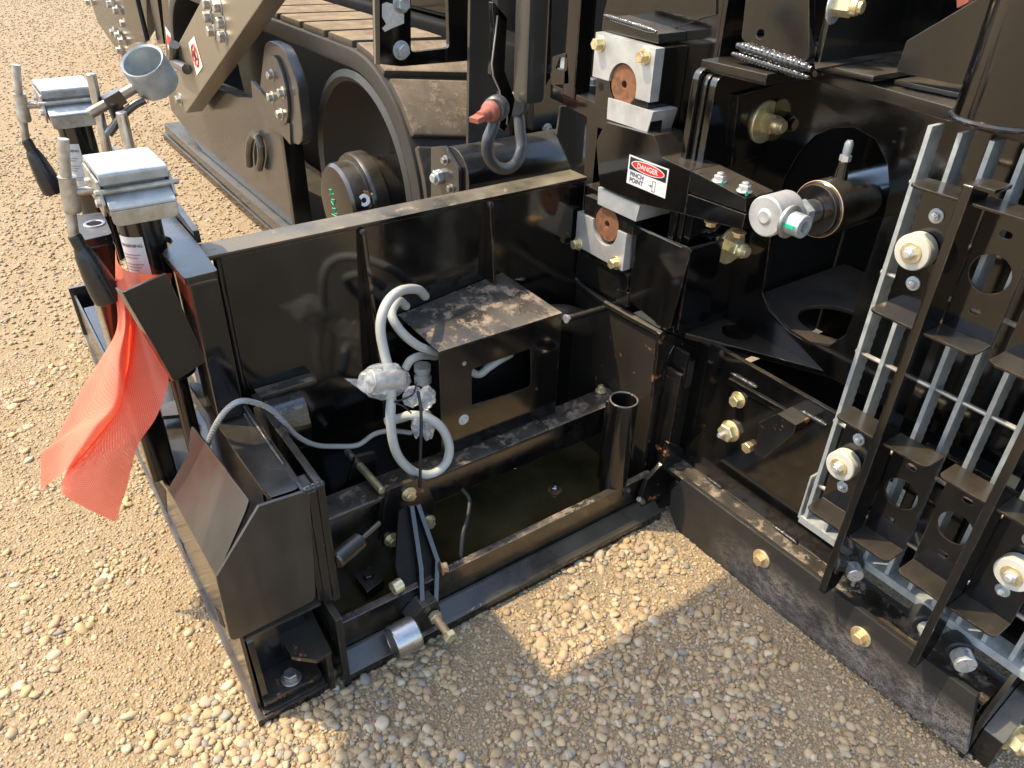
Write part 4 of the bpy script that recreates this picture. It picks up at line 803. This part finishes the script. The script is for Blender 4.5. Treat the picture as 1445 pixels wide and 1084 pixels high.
def rail(y, z0, z1, label, brs):
    Rl = thing('step_rail', label, 'step rail', (1.42, y, z0), 'step rails on the grating')
    x = 1.38
    P('flat_bar', M['black'], Rl, prism, rnd([V((x, y-.009, zz)) for zz in (z0, z1)] + [V((x+.07, y-.009, z1)), V((x+.07, y-.009, z0+.04)), V((x+.05, y-.009, z0))], .004), (0, .018, 0), bev=.002)
    P('top_hook', M['black'], Rl, box, (x, y-.045, z1-.004), (x+.06, y-.0095, z1+.004), .002)
    for (zb, zt_, left, roller) in brs:
        for s in (1, -1):
            ya = y+s*.0095; yb = y+s*.108; xb = 1.456
            zc = (zb+zt_)/2; yc = y+s*.058
            hol = [arc((xb, yc, zc), .037, (1, 0, 0), 24), slot((xb, yc, zc+.076), (0, 1, 0), .022, .0065, (1, 0, 0)), slot((xb, yc, zc-.076), (0, 1, 0), .022, .0065, (1, 0, 0))]
            if roller == s: hol = []
            plate('bracket_plate', M['black_clean'], Rl, [V((xb, ya, zb)), V((xb, yb, zb)), V((xb, yb, zt_)), V((xb, ya, zt_))], (.005, 0, 0), hol, .0012)
            for zz, sg in ((zb, -1), (zt_, 1)):
                fpts = [V((xb+.004, ya, zz)), V((1.392, ya, zz)), V((1.392, yb-s*.012, zz)), V((1.40, yb, zz)), V((xb+.004, yb, zz))]
                P('bracket_flange', M['black'], Rl, prism, rnd(fpts, .014, only=(2, 3)), (0, 0, sg*.0055), bev=.0015)
            if roller == s:
                c = V((xb, yc+s*.018, zc))
                P('bumper', M['nylon'], Rl, lathe, [(.033, 0), (.036, .004), (.036, .030), (.034, .033), (.022, .034), (.0, .034)], c, (-1, 0, 0), 32)
                P('bumper_cup', M['yzinc'], Rl, cyl, c+V((-.034, 0, 0)), c+V((-.0365, 0, 0)), .021, 24, .0005)
                bolt(Rl, c+V((-.0365, 0, 0)), (-1, 0, 0), .0125, 'zinc_bright', 0, h=.010, nut=True)
                for dz in (.07, -.07): bolt(Rl, V((xb, yc+s*.010, zc+dz)), (-1, 0, 0), .009, 'zinc_bright', .0145, 'zinc', h=.007, nut=True)
    return Rl
rail(.592, .228, 1.243, 'left of two black step rails on the grating, with four drilled brackets', [(.955, 1.207, 0, 1), (.42, .684, 0, 1)])
rail(.352, .215, 1.243, 'right of two black step rails on the grating, cut by the picture edge', [(.955, 1.207, 0, 0), (.415, .682, 0, -1)])
def pin(u, v, label, big):
    T = thing('grating_roller', label, 'roller', tuple(A1('x', 1.48, u, v)), 'rollers under the grating')
    c = A1('x', 1.47, u, v)
    P('wheel', M['rubber'], T, lathe, [(0, 0), (.026, 0), (.029, .004), (.029, .04), (0, .04)], c+V((.0, .012, 0)), (.75, .65, 0), 28)
    P('pin_head', M['zinc_bright'], T, cyl, c+V((.0, .010, 0)), c+V((-.022, -.014, 0)), .0235 if big else .019, 26)
    P('pin_shank', M['zinc_dirty'], T, cyl, c+V((-.012, -.01, -.012)), c+V((-.014, -.012, -.040)), .005, 10)
    return T
pin(1208, 803, 'silver capped black roller under the lower left corner of the grating', 0)
pin(1312, 888, 'silver pin roller half hidden behind the foot of the right step rail', 0)
pin(1362, 927, 'silver capped black roller at the lower right under the grating', 1)
# lower right corner stay
CS = thing('corner_stay', 'dirty black corner plate with big brass coloured bolt at the lower right', 'machine bracket', tuple(A1('x', 1.45, 1400, 1060)))
P('stay_plate', M['black_worn'], CS, prism, [V((x, .195, z)) for x, z in ((1.455, -.03), (1.455, .17), (1.53, .31), (1.9, .31), (1.9, -.03))], (0, .012, 0))
P('stay_pad', M['black_worn'], CS, prism, rnd([V((x, .15, z)) for x, z in ((1.475, -.03), (1.475, .10), (1.56, .18), (1.9, .18), (1.9, -.03))], .01), (0, .044, 0))
bolt(CS, V((1.525, .149, .085)), (-.25, -1, .1), .026, 'yzinc', .036, h=.026, nut=True)
# frame bracket left of the column
FB = thing('frame_bracket', 'black cranked frame bracket with two bolts behind the slide blocks', 'machine bracket', tuple(A1('x', 1.5, 810, 390)))
P('frame_plate', M['black'], FB, prism, rnd(A('x', 1.505, (777, 118), (835, 143), (846, 150), (829, 330), (812, 398), (808, 380), (822, 300), (828, 165), (776, 138)), .006), (.05, 0, 0))
P('post', M['black'], FB, box, (1.50, 1.80, 1.125), (1.56, 1.86, 1.75), .008)
P('post', M['frame_grey'], FB, box, (1.45, 1.97, 1.08), (1.53, 2.05, 1.75), .02)
for u, v in ((790, 106), (836, 120)): bolt(FB, A1('z', 1.145, u, v), (0, 0, 1), .016, 'zinc', .022)
P('upright_tab', M['black'], FB, prism, rnd(A('x', 1.50, (777, 120), (779, 80), (800, 74), (803, 118)), .008), (.006, 0, 0), [rnd(A('x', 1.50, (783, 98), (790, 80), (801, 82), (800, 100)), .006)])
P('nut_face', M['zinc'], FB, box, A1('x', 1.505, 796, 88)+V((0, -.02, -.02)), A1('x', 1.505, 796, 88)+V((.012, .02, .02)), .004)

# ================================================================ TRACTOR UNDERCARRIAGE (background)
TX = 1.35
TR = thing('crawler_track', 'sandy rubber crawler track of the paver with black drive hub behind the front board', 'crawler track', (1.6, 4, 0))
cy_, cz_, ro, ri = 3.03, .548, .545, .445
def belt_path(r, nb=26):
    o = []
    for i in range(nb+1):
        a = math.pi/2-math.pi*i/nb; o.append((cy_-math.cos(a)*r*(1), cz_+math.sin(a)*r))
    return o          # runs over the near (low y) end from top to bottom
LY = 5.45
def far_path(r, nb=20): return [(LY+math.sin(math.pi*i/nb)*r, cz_-math.cos(math.pi*i/nb)*r) for i in range(nb+1)]
def loop(r): return [V((TX, y, z)) for y, z in [(cy_-math.sin(math.pi*i/26)*r, cz_+math.cos(math.pi*i/26)*r) for i in range(27)]+far_path(r)]
plate('belt', M['rubber_dust'], TR, loop(ro), (.42, 0, 0), [loop(ro-.075)], .012)
def lug(bm, s):
    """one raised tread bar; s = distance along the belt from the top of the drum"""
    L0, w_, h_ = 0, .235, .034
    def pt(s_, h):
        r = ro+h
        if s_ < 0: return V((0, cy_-s_, cz_+r))
        a = s_/ro
        if a < math.pi: return V((0, cy_-math.sin(a)*r, cz_+math.cos(a)*r))
        return V((0, cy_+(s_-ro*math.pi), cz_-r))
    sk = .06; t = bmesh.new(); vs_ = {}
    for ix, x in enumerate((TX+.015, TX+.40)):
        for k, ds in enumerate((0, w_*.5, w_)):
            for h in (0, 1): vs_[ix, k, h] = t.verts.new(pt(s+ds+(sk*ix)*1, -.004+h*h_)+V((x, 0, 0)))
    q = lambda *k: t.faces.new([vs_[i] for i in k])
    for k in (0, 1):
        q((0, k, 1), (0, k+1, 1), (1, k+1, 1), (1, k, 1)); q((0, k, 0), (1, k, 0), (1, k+1, 0), (0, k+1, 0)); q((0, k, 0), (0, k+1, 0), (0, k+1, 1), (0, k, 1)); q((1, k, 0), (1, k, 1), (1, k+1, 1), (1, k+1, 0))
    q((0, 0, 0), (0, 0, 1), (1, 0, 1), (1, 0, 0)); q((0, 2, 0), (1, 2, 0), (1, 2, 1), (0, 2, 1))
    bmesh.ops.recalc_face_normals(t, faces=t.faces); bevel(t, .012, 2, .5); join(bm, t)
for i in range(-9, 6): P('tread_bar', M['tread'], TR, lug, i*.272+.03)
dc = V((TX, cy_, cz_))
P('drive_drum', M['drum'], TR, lathe, [(.0, .30), (.27, .28), (.36, .20), (.405, .06), (.415, .012), (.435, -.004), (.462, .006), (.466, .03), (.466, .35), (0, .36)], dc, (1, 0, 0), 72, False)
P('drum_hub', M['black_worn'], TR, lathe, [(.0, -.135), (.11, -.135), (.165, -.13), (.178, -.118), (.182, -.05), (.205, -.045), (.212, -.03), (.212, .02), (.195, .028), (.18, .10), (.18, .29)], dc+V((0, -.03, -.07)), (1, 0, 0), 48, False)
hc = dc+V((-.1355, -.03, -.07))
P('hub_hole_disc', M['dark_in'], TR, cyl, hc+V((-.0005, -.06, -.03)), hc+V((0, -.06, -.03)), .012, 14, 0)  # hole drawn as a flat dark disc for its shaded depth
for i in range(16):
    a = i*math.tau/16; bolt(TR, dc+V((-.045+.02, -.03+math.cos(a)*.200, -.07+math.sin(a)*.200)), (-1, 0, 0), .0085, 'black_worn', 0, h=.012)
P('hub_plug', M['zinc_bright'], TR, lathe, [(.0, .006), (.010, .006), (.012, .010), (.024, .010), (.027, .004), (.027, 0)], hc+V((.06, -.160, .065)), (-.25, -.9, .35), 22)
P('hub_boss', M['rust'], TR, lathe, [(.045, 0), (.04, .012), (.03, .014)], hc+V((.062, -.150, .062)), (-.25, -.9, .35), 22)
# green chalk scrawl on the hub face
def scr(bm):
    for pts in ([(.05, .06), (.02, .07), (.05, .035)], [(.03, .045), (.005, .055)], [(.035, .02), (.0, .03), (.02, .0), (.045, .01)], [(.04, -.02), (.0, -.01), (.02, -.035), (-.01, -.03)], [(.05, -.05), (-.005, -.045)], [(.045, -.075), (.0, -.07), (.03, -.085)]):
        sweep(bm, [hc+V((-.0008, y, z)) for y, z in pts], .0022, 5)
P('chalk_mark', M['green_mark'], TR, scr)
# side frame
SF = thing('track_frame', 'grey brown track side frame with bolted round boss left of the drive hub', 'track frame', (1.3, 4.6, .3))
P('side_beam', M['frame_grey'], SF, prism, [V((1.26, y, z)) for y, z in ((3.72, .13), (3.72, .66), (4.0, .72), (4.35, .66), (5.98, .55), (5.98, .24), (5.3, .12))], (.09, 0, 0), bev=.006)
P('lower_flange', M['frame_grey'], SF, prism, [V((1.215, y, z)) for y, z in ((3.70, .06), (3.70, .125), (5.3, .115), (6.1, .13), (6.1, .07))], (.12, 0, 0), bev=.004)
P('upper_flange', M['frame_grey'], SF, bar, A1('x', 1.24, 358, 128), A1('x', 1.24, 412, 190), .10, .02, up=(-1, 0, 0))
P('end_strip', M['black_worn'], SF, box, (1.25, 3.66, .06), (1.345, 3.69, .86), .004)
bossc = A1('x', 1.24, 396, 128)
P('boss_plate', M['frame_grey'], SF, prism, rnd([bossc+V((0, y, z)) for y, z in ((-.22, -.22), (-.22, .08), (-.1, .20), (.12, .20), (.30, -.05), (.34, -.22))], .14), (.05, 0, 0), bev=.008)
P('boss_disc', M['frame_grey'], SF, prism, [bossc+V((-.016, math.cos(a)*.115, math.sin(a)*.15)) for a in [math.tau*i/36 for i in range(36)]], (.015, 0, 0), bev=.003)
for u, v in ((384, 106), (399, 131), (384, 137), (397, 161)): bolt(SF, A1('x', 1.224, u, v), (-1, 0, 0), .019, 'zinc_dirty', .027)
P('lifting_lug', M['frame_grey'], SF, sweep, [A1('x', 1.235, u, v) for u, v in ((352, 234), (351, 216), (353, 199), (358, 189), (364, 194), (368, 207), (369, 222), (366, 238))], .02, 10)
P('skirt_edge', M['black_worn'], SF, box, (1.20, 3.75, .0), (1.345, 6.15, .055), .01)
# taupe push beam
PB = thing('push_beam', 'taupe bolted beam slanting up in front of the crawler track', 'machine beam', tuple(A1('x', 1.13, 255, 158)))
pb = A('x', 1.13, (249, 66), (300, -30), (392, -30), (262, 160), (248, 141))
P('beam', M['taupe'], PB, prism, pb, (.10, 0, 0), bev=.008)
for u, v in ((295, 5), (310, 9), (296, 24), (315, 32), (301, 44), (317, 52)): bolt(PB, A1('x', 1.13, u, v), (-1, 0, 0), .025, 'zinc_dirty', .036)
for u, v in ((255, 140), (243, 98)): bolt(PB, A1('x', 1.13, u, v), (-1, 0, 0), .026, 'zinc_dirty', .036)
n4 = A('x', 1.128, (266, 61), (274, 51), (286, 94), (278, 106.5))
nb_ = P('step_label', M['cream_print'], PB, prism, n4, (-.0006, 0, 0), bev=0)
nc_ = sum(n4, V())/4; e1, e2 = (n4[0]-n4[3]), (n4[1]-n4[0])
def nring(bm):
    ps = [nc_+V((-.0012, 0, 0))+e1*.32*math.cos(a)+e2*.34*math.sin(a) for a in [math.tau*i/28 for i in range(28)]]; sweep(bm, ps, .006, 6, closed=True); sweep(bm, [ps[3], ps[17]], .005, 6)
P('prohibition_ring', M['red_print'], nb_, nring)
P('foot_symbol', M['black_print'], nb_, sweep, [nc_+e1*.15+V((-.001, 0, 0)), nc_+V((-.001, 0, 0)), nc_-e1*.14+e2*.08+V((-.001, 0, 0))], [.007, .011, .008], 6)
P('wing_nut', M['frame_grey'], PB, sweep, cat([A1('x', 1.10, 246, 63), A1('x', 1.10, 245, 80), A1('x', 1.10, 243, 86), A1('x', 1.10, 252, 92), A1('x', 1.10, 264, 98)], 3), .028, 10)
# far side of the tractor
FS = thing('tractor_side', 'far grey side of the paver with tall posts and a red and white sticker', 'paver side', (1.6, 8, 0))
P('skirt', M['frame_grey'], FS, prism, A('x', 1.62, (121, -20), (206, -20), (208, 40), (196, 60), (172, 74), (166, 72), (138, 32)), (.08, 0, 0))
for u in ((208, 0, 222, 62), (226, 0, 236, 90)):
    P('post', M['black_worn'], FS, prism, A('x', 1.56, (u[0], -20), (u[0]+11, -20), (u[2]+9, u[3]), (u[2], u[3])), (.05, 0, 0))
P('post', M['taupe'], FS, prism, A('x', 1.53, (236, -20), (242, -20), (249, 62), (242, 64)), (.05, 0, 0))
P('post', M['black_worn'], FS, prism, A('x', 1.54, (243.5, -20), (253, -20), (258, 40), (251, 70)), (.05, 0, 0))
P('angle_plate', M['black_clean'], FS, prism, A('x', 1.50, (170, -20), (186, -20), (205, 58), (192, 60), (178, 30)), (.04, 0, 0))
P('shoe', M['taupe'], FS, prism, A('x', 1.52, (175, 72), (190, 60), (197, 64), (190, 76)), (.08, 0, 0))
stk = P('sticker', M['white_print'], FS, prism, A('x', 1.52, (233, 38), (241, 50), (241, 70), (237, 70)), (.004, 0, 0), bev=0)
P('red_lettering', M['red_print'], stk, prism, A('x', 1.518, (235, 48), (241, 54), (240, 66), (236, 62)), (.001, 0, 0), bev=0)
for u, v in ((126, 3), (157, 6), (166, 15), (161, 45), (168, 50), (173, 58), (170, 71), (176, 33)): bolt(FS, A1('x', 1.60, u, v), (-1, 0, -.0), .034, 'zinc_dirty', .05)
# black ladder bracket with foil patch
LB = thing('window_bracket', 'black bracket with rectangular window and torn silver label above the track', 'machine bracket', tuple(A1('y', 2.42, 600, 90)))
plate('frame', M['black'], LB, A('y', 2.42, (528, -40), (664, -40), (661, 86), (566, 94), (531, 90)), (0, .02, 0), [rnd(A('y', 2.42, (580, -10), (632, -10), (634, 68), (580, 74)), .015)])
P('side_strip', M['taupe'], LB, prism, A('y', 2.418, (525, -40), (533, -40), (534, 91), (528, 90)), (0, -.012, 0))
pts = [(539, 6), (545, 3), (555, 6), (560, 17), (570, 20), (570, 33), (560, 37), (553, 40), (543, 45), (539, 40), (545, 34), (539, 24)]
P('foil_label', M['foil'], LB, prism, A('y', 2.4195, *pts), (0, -.0008, 0), bev=0)
for u, v in ((566, 5), (566, 71)): bolt(LB, A1('y', 2.42, u, v), (0, -1, 0), .022, 'zinc', .030)
# tow plate, shackle, cross tube
TP = thing('tow_plate', 'dark chipped tow plate hanging above the cross tube with a grey shackle in its eye', 'tow plate', tuple(A1('y', 2.32, 700, 230)))
P('side_sheet', M['frame_grey'], TP, prism, A('y', 2.34, (664, -30), (705, -30), (712, 120), (720, 200), (740, 215), (660, 240)), (0, .015, 0))  # paler grey stands in for ground mirrored in the sheet
P('tow_bar', M['black'], TP, prism, rnd(A('y', 2.10, (694, 0), (716, 25), (712, 100), (727, 140), (722, 165), (712, 186), (702, 178), (706, 130), (693, 105), (697, 40)), .006), (0, .02, 0))
P('worn_edge', M['alu'], TP, sweep, [A1('y', 2.098, u, v) for u, v in ((702, 22), (699, 50), (694, 90), (696, 108), (705, 128), (709, 150), (716, 165), (715, 176))], .0025, 6)
SH = thing('shackle', 'grey bow shackle with orange pin hanging from the tow plate', 'shackle', tuple(A1('y', 2.2, 712, 235)))
sp_ = [A1('y', y, u, v) for u, v, y in ((700, 157, 2.05), (696, 178, 2.04), (688, 200, 2.04), (690, 222, 2.05), (702, 236, 2.06), (717, 238, 2.07), (730, 228, 2.08), (736, 208, 2.10), (734, 186, 2.12), (732, 165, 2.14), (729, 150, 2.15))]
P('bow', M['shackle'], SH, sweep, cat(sp_, 5), .0195, 14)
for p in (sp_[0], sp_[-1]): P('eye', M['shackle'], SH, lathe, [(0, -.024), (.034, -.024), (.040, -.016), (.040, .016), (.034, .024), (0, .024)], p+V((0, 0, .008)), (1, .8, .0), 24)
p0 = sp_[0]+V((0, 0, .008)); d_ = V((-1, -.35, -.15)).normalized()
P('pin', M['orange_paint'], SH, lathe, [(.0, .02), (.032, .02), (.034, .03), (.030, .042), (.020, .048), (.018, .085), (0, .086)], p0, d_, 20)
P('pin_tab', M['orange_paint'], SH, bar, p0+d_*.08, p0+d_*.115, .036, .016)
XT = thing('cross_tube', 'thick black cross tube with bolted end plate lying behind the front board', 'cross tube', tuple(A1('x', 1.36, 640, 262)))
xe = A1('x', 1.38, 640, 250)
P('tube', M['black_worn'], XT, cyl, xe, xe+V((.9, -.0, .0)), .105, 40)
P('end_plate', M['frame_grey'], XT, prism, rnd(A('x', 1.365, (608, 208), (626, 206), (647, 240), (648, 290), (608, 290)), .02), (.014, 0, 0))
bolt(XT, A1('x', 1.365, 622, 249), (-1, -.2, 0), .026, 'zinc', .0, h=.03, nut=True)
for u, v in ((629, 226), (637, 266)): bolt(XT, A1('x', 1.365, u, v), (-1, 0, 0), .012, 'zinc_dirty', .017)
# grey frame above, dark hood behind everything
GF = thing('grey_frame_end', 'smooth grey curved frame end above the shackle at the top edge', 'frame end', tuple(A1('y', 2.1, 740, 60)))
P('curved_plate', M['frame_grey'], GF, prism, rnd(A('y', 2.10, (694, -60), (745, -60), (745, 52), (722, 44), (704, 22)), .02), (0, .03, 0))
P('post', M['frame_grey'], GF, prism, A('y', 2.06, (746, -60), (770, -60), (764, 118), (744, 124)), (0, .04, 0))
P('post_edge', M['black_rust'], GF, prism, A('y', 2.05, (770.5, -60), (781, -60), (777, 110), (764.5, 130)), (0, .05, 0))
bolt(GF, A1('y', 2.09, 741, 78), (-1, -.6, 0), .028, 'nylon', 0, h=.02)
HB = thing('hopper_bulkhead', 'dark bulkhead of the paver filling the gap behind the tow plate', 'paver bulkhead', (2.3, 2.7, 0))
P('bulkhead', M['dark_in'], HB, box, (1.80, 2.44, .05), (3.2, 2.46, 2.2), 0)
P('side_cheek', M['frame_grey'], HB, prism, A('y', 2.05, (792, 150), (828, 150), (822, 230), (808, 238), (786, 190)), (0, .01, 0))
P('hose_block', M['black_worn'], HB, box, (1.80, 2.40, .86), (1.95, 2.438, 1.06), .005)
bolt(HB, A1('y', 2.40, 772, 183), (0, -1, 0), .016, 'zinc_dirty', .024)
P('upper_hull', M['black_clean'], HB, box, (1.9, 3.0, 1.15), (3.2, 7.5, 2.4), .02)
P('lower_hull', M['dark_in'], HB, box, (1.85, 2.6, .05), (3.2, 7.5, 1.14), .02)
# unseen panel with mast, shaped and added to throw shade on the gravel
SHADE = thing('shade_occluder', 'flat canopy panel high above the screed, unseen, added to throw the shade on the gravel', 'occluder', (0.3, .7, 2.4))
RZ = 2.4
def sh(x, y, z=RZ): return V((x+sun_dir.x/sun_dir.z*z, y+sun_dir.y/sun_dir.z*z, z))
P('panel', M['frame_grey'], SHADE, prism, [sh(.335, 1.16), sh(.775, 1.16), sh(.785, .885), sh(1.46, .885), sh(1.46, -.9), sh(.12, -.9), sh(.20, .9), sh(.32, 1.05)], (0, 0, .04))
P('mast', M['black'], SHADE, cyl, (1.62, -.2, 1.33), (.55, .1, RZ), .03, 16)
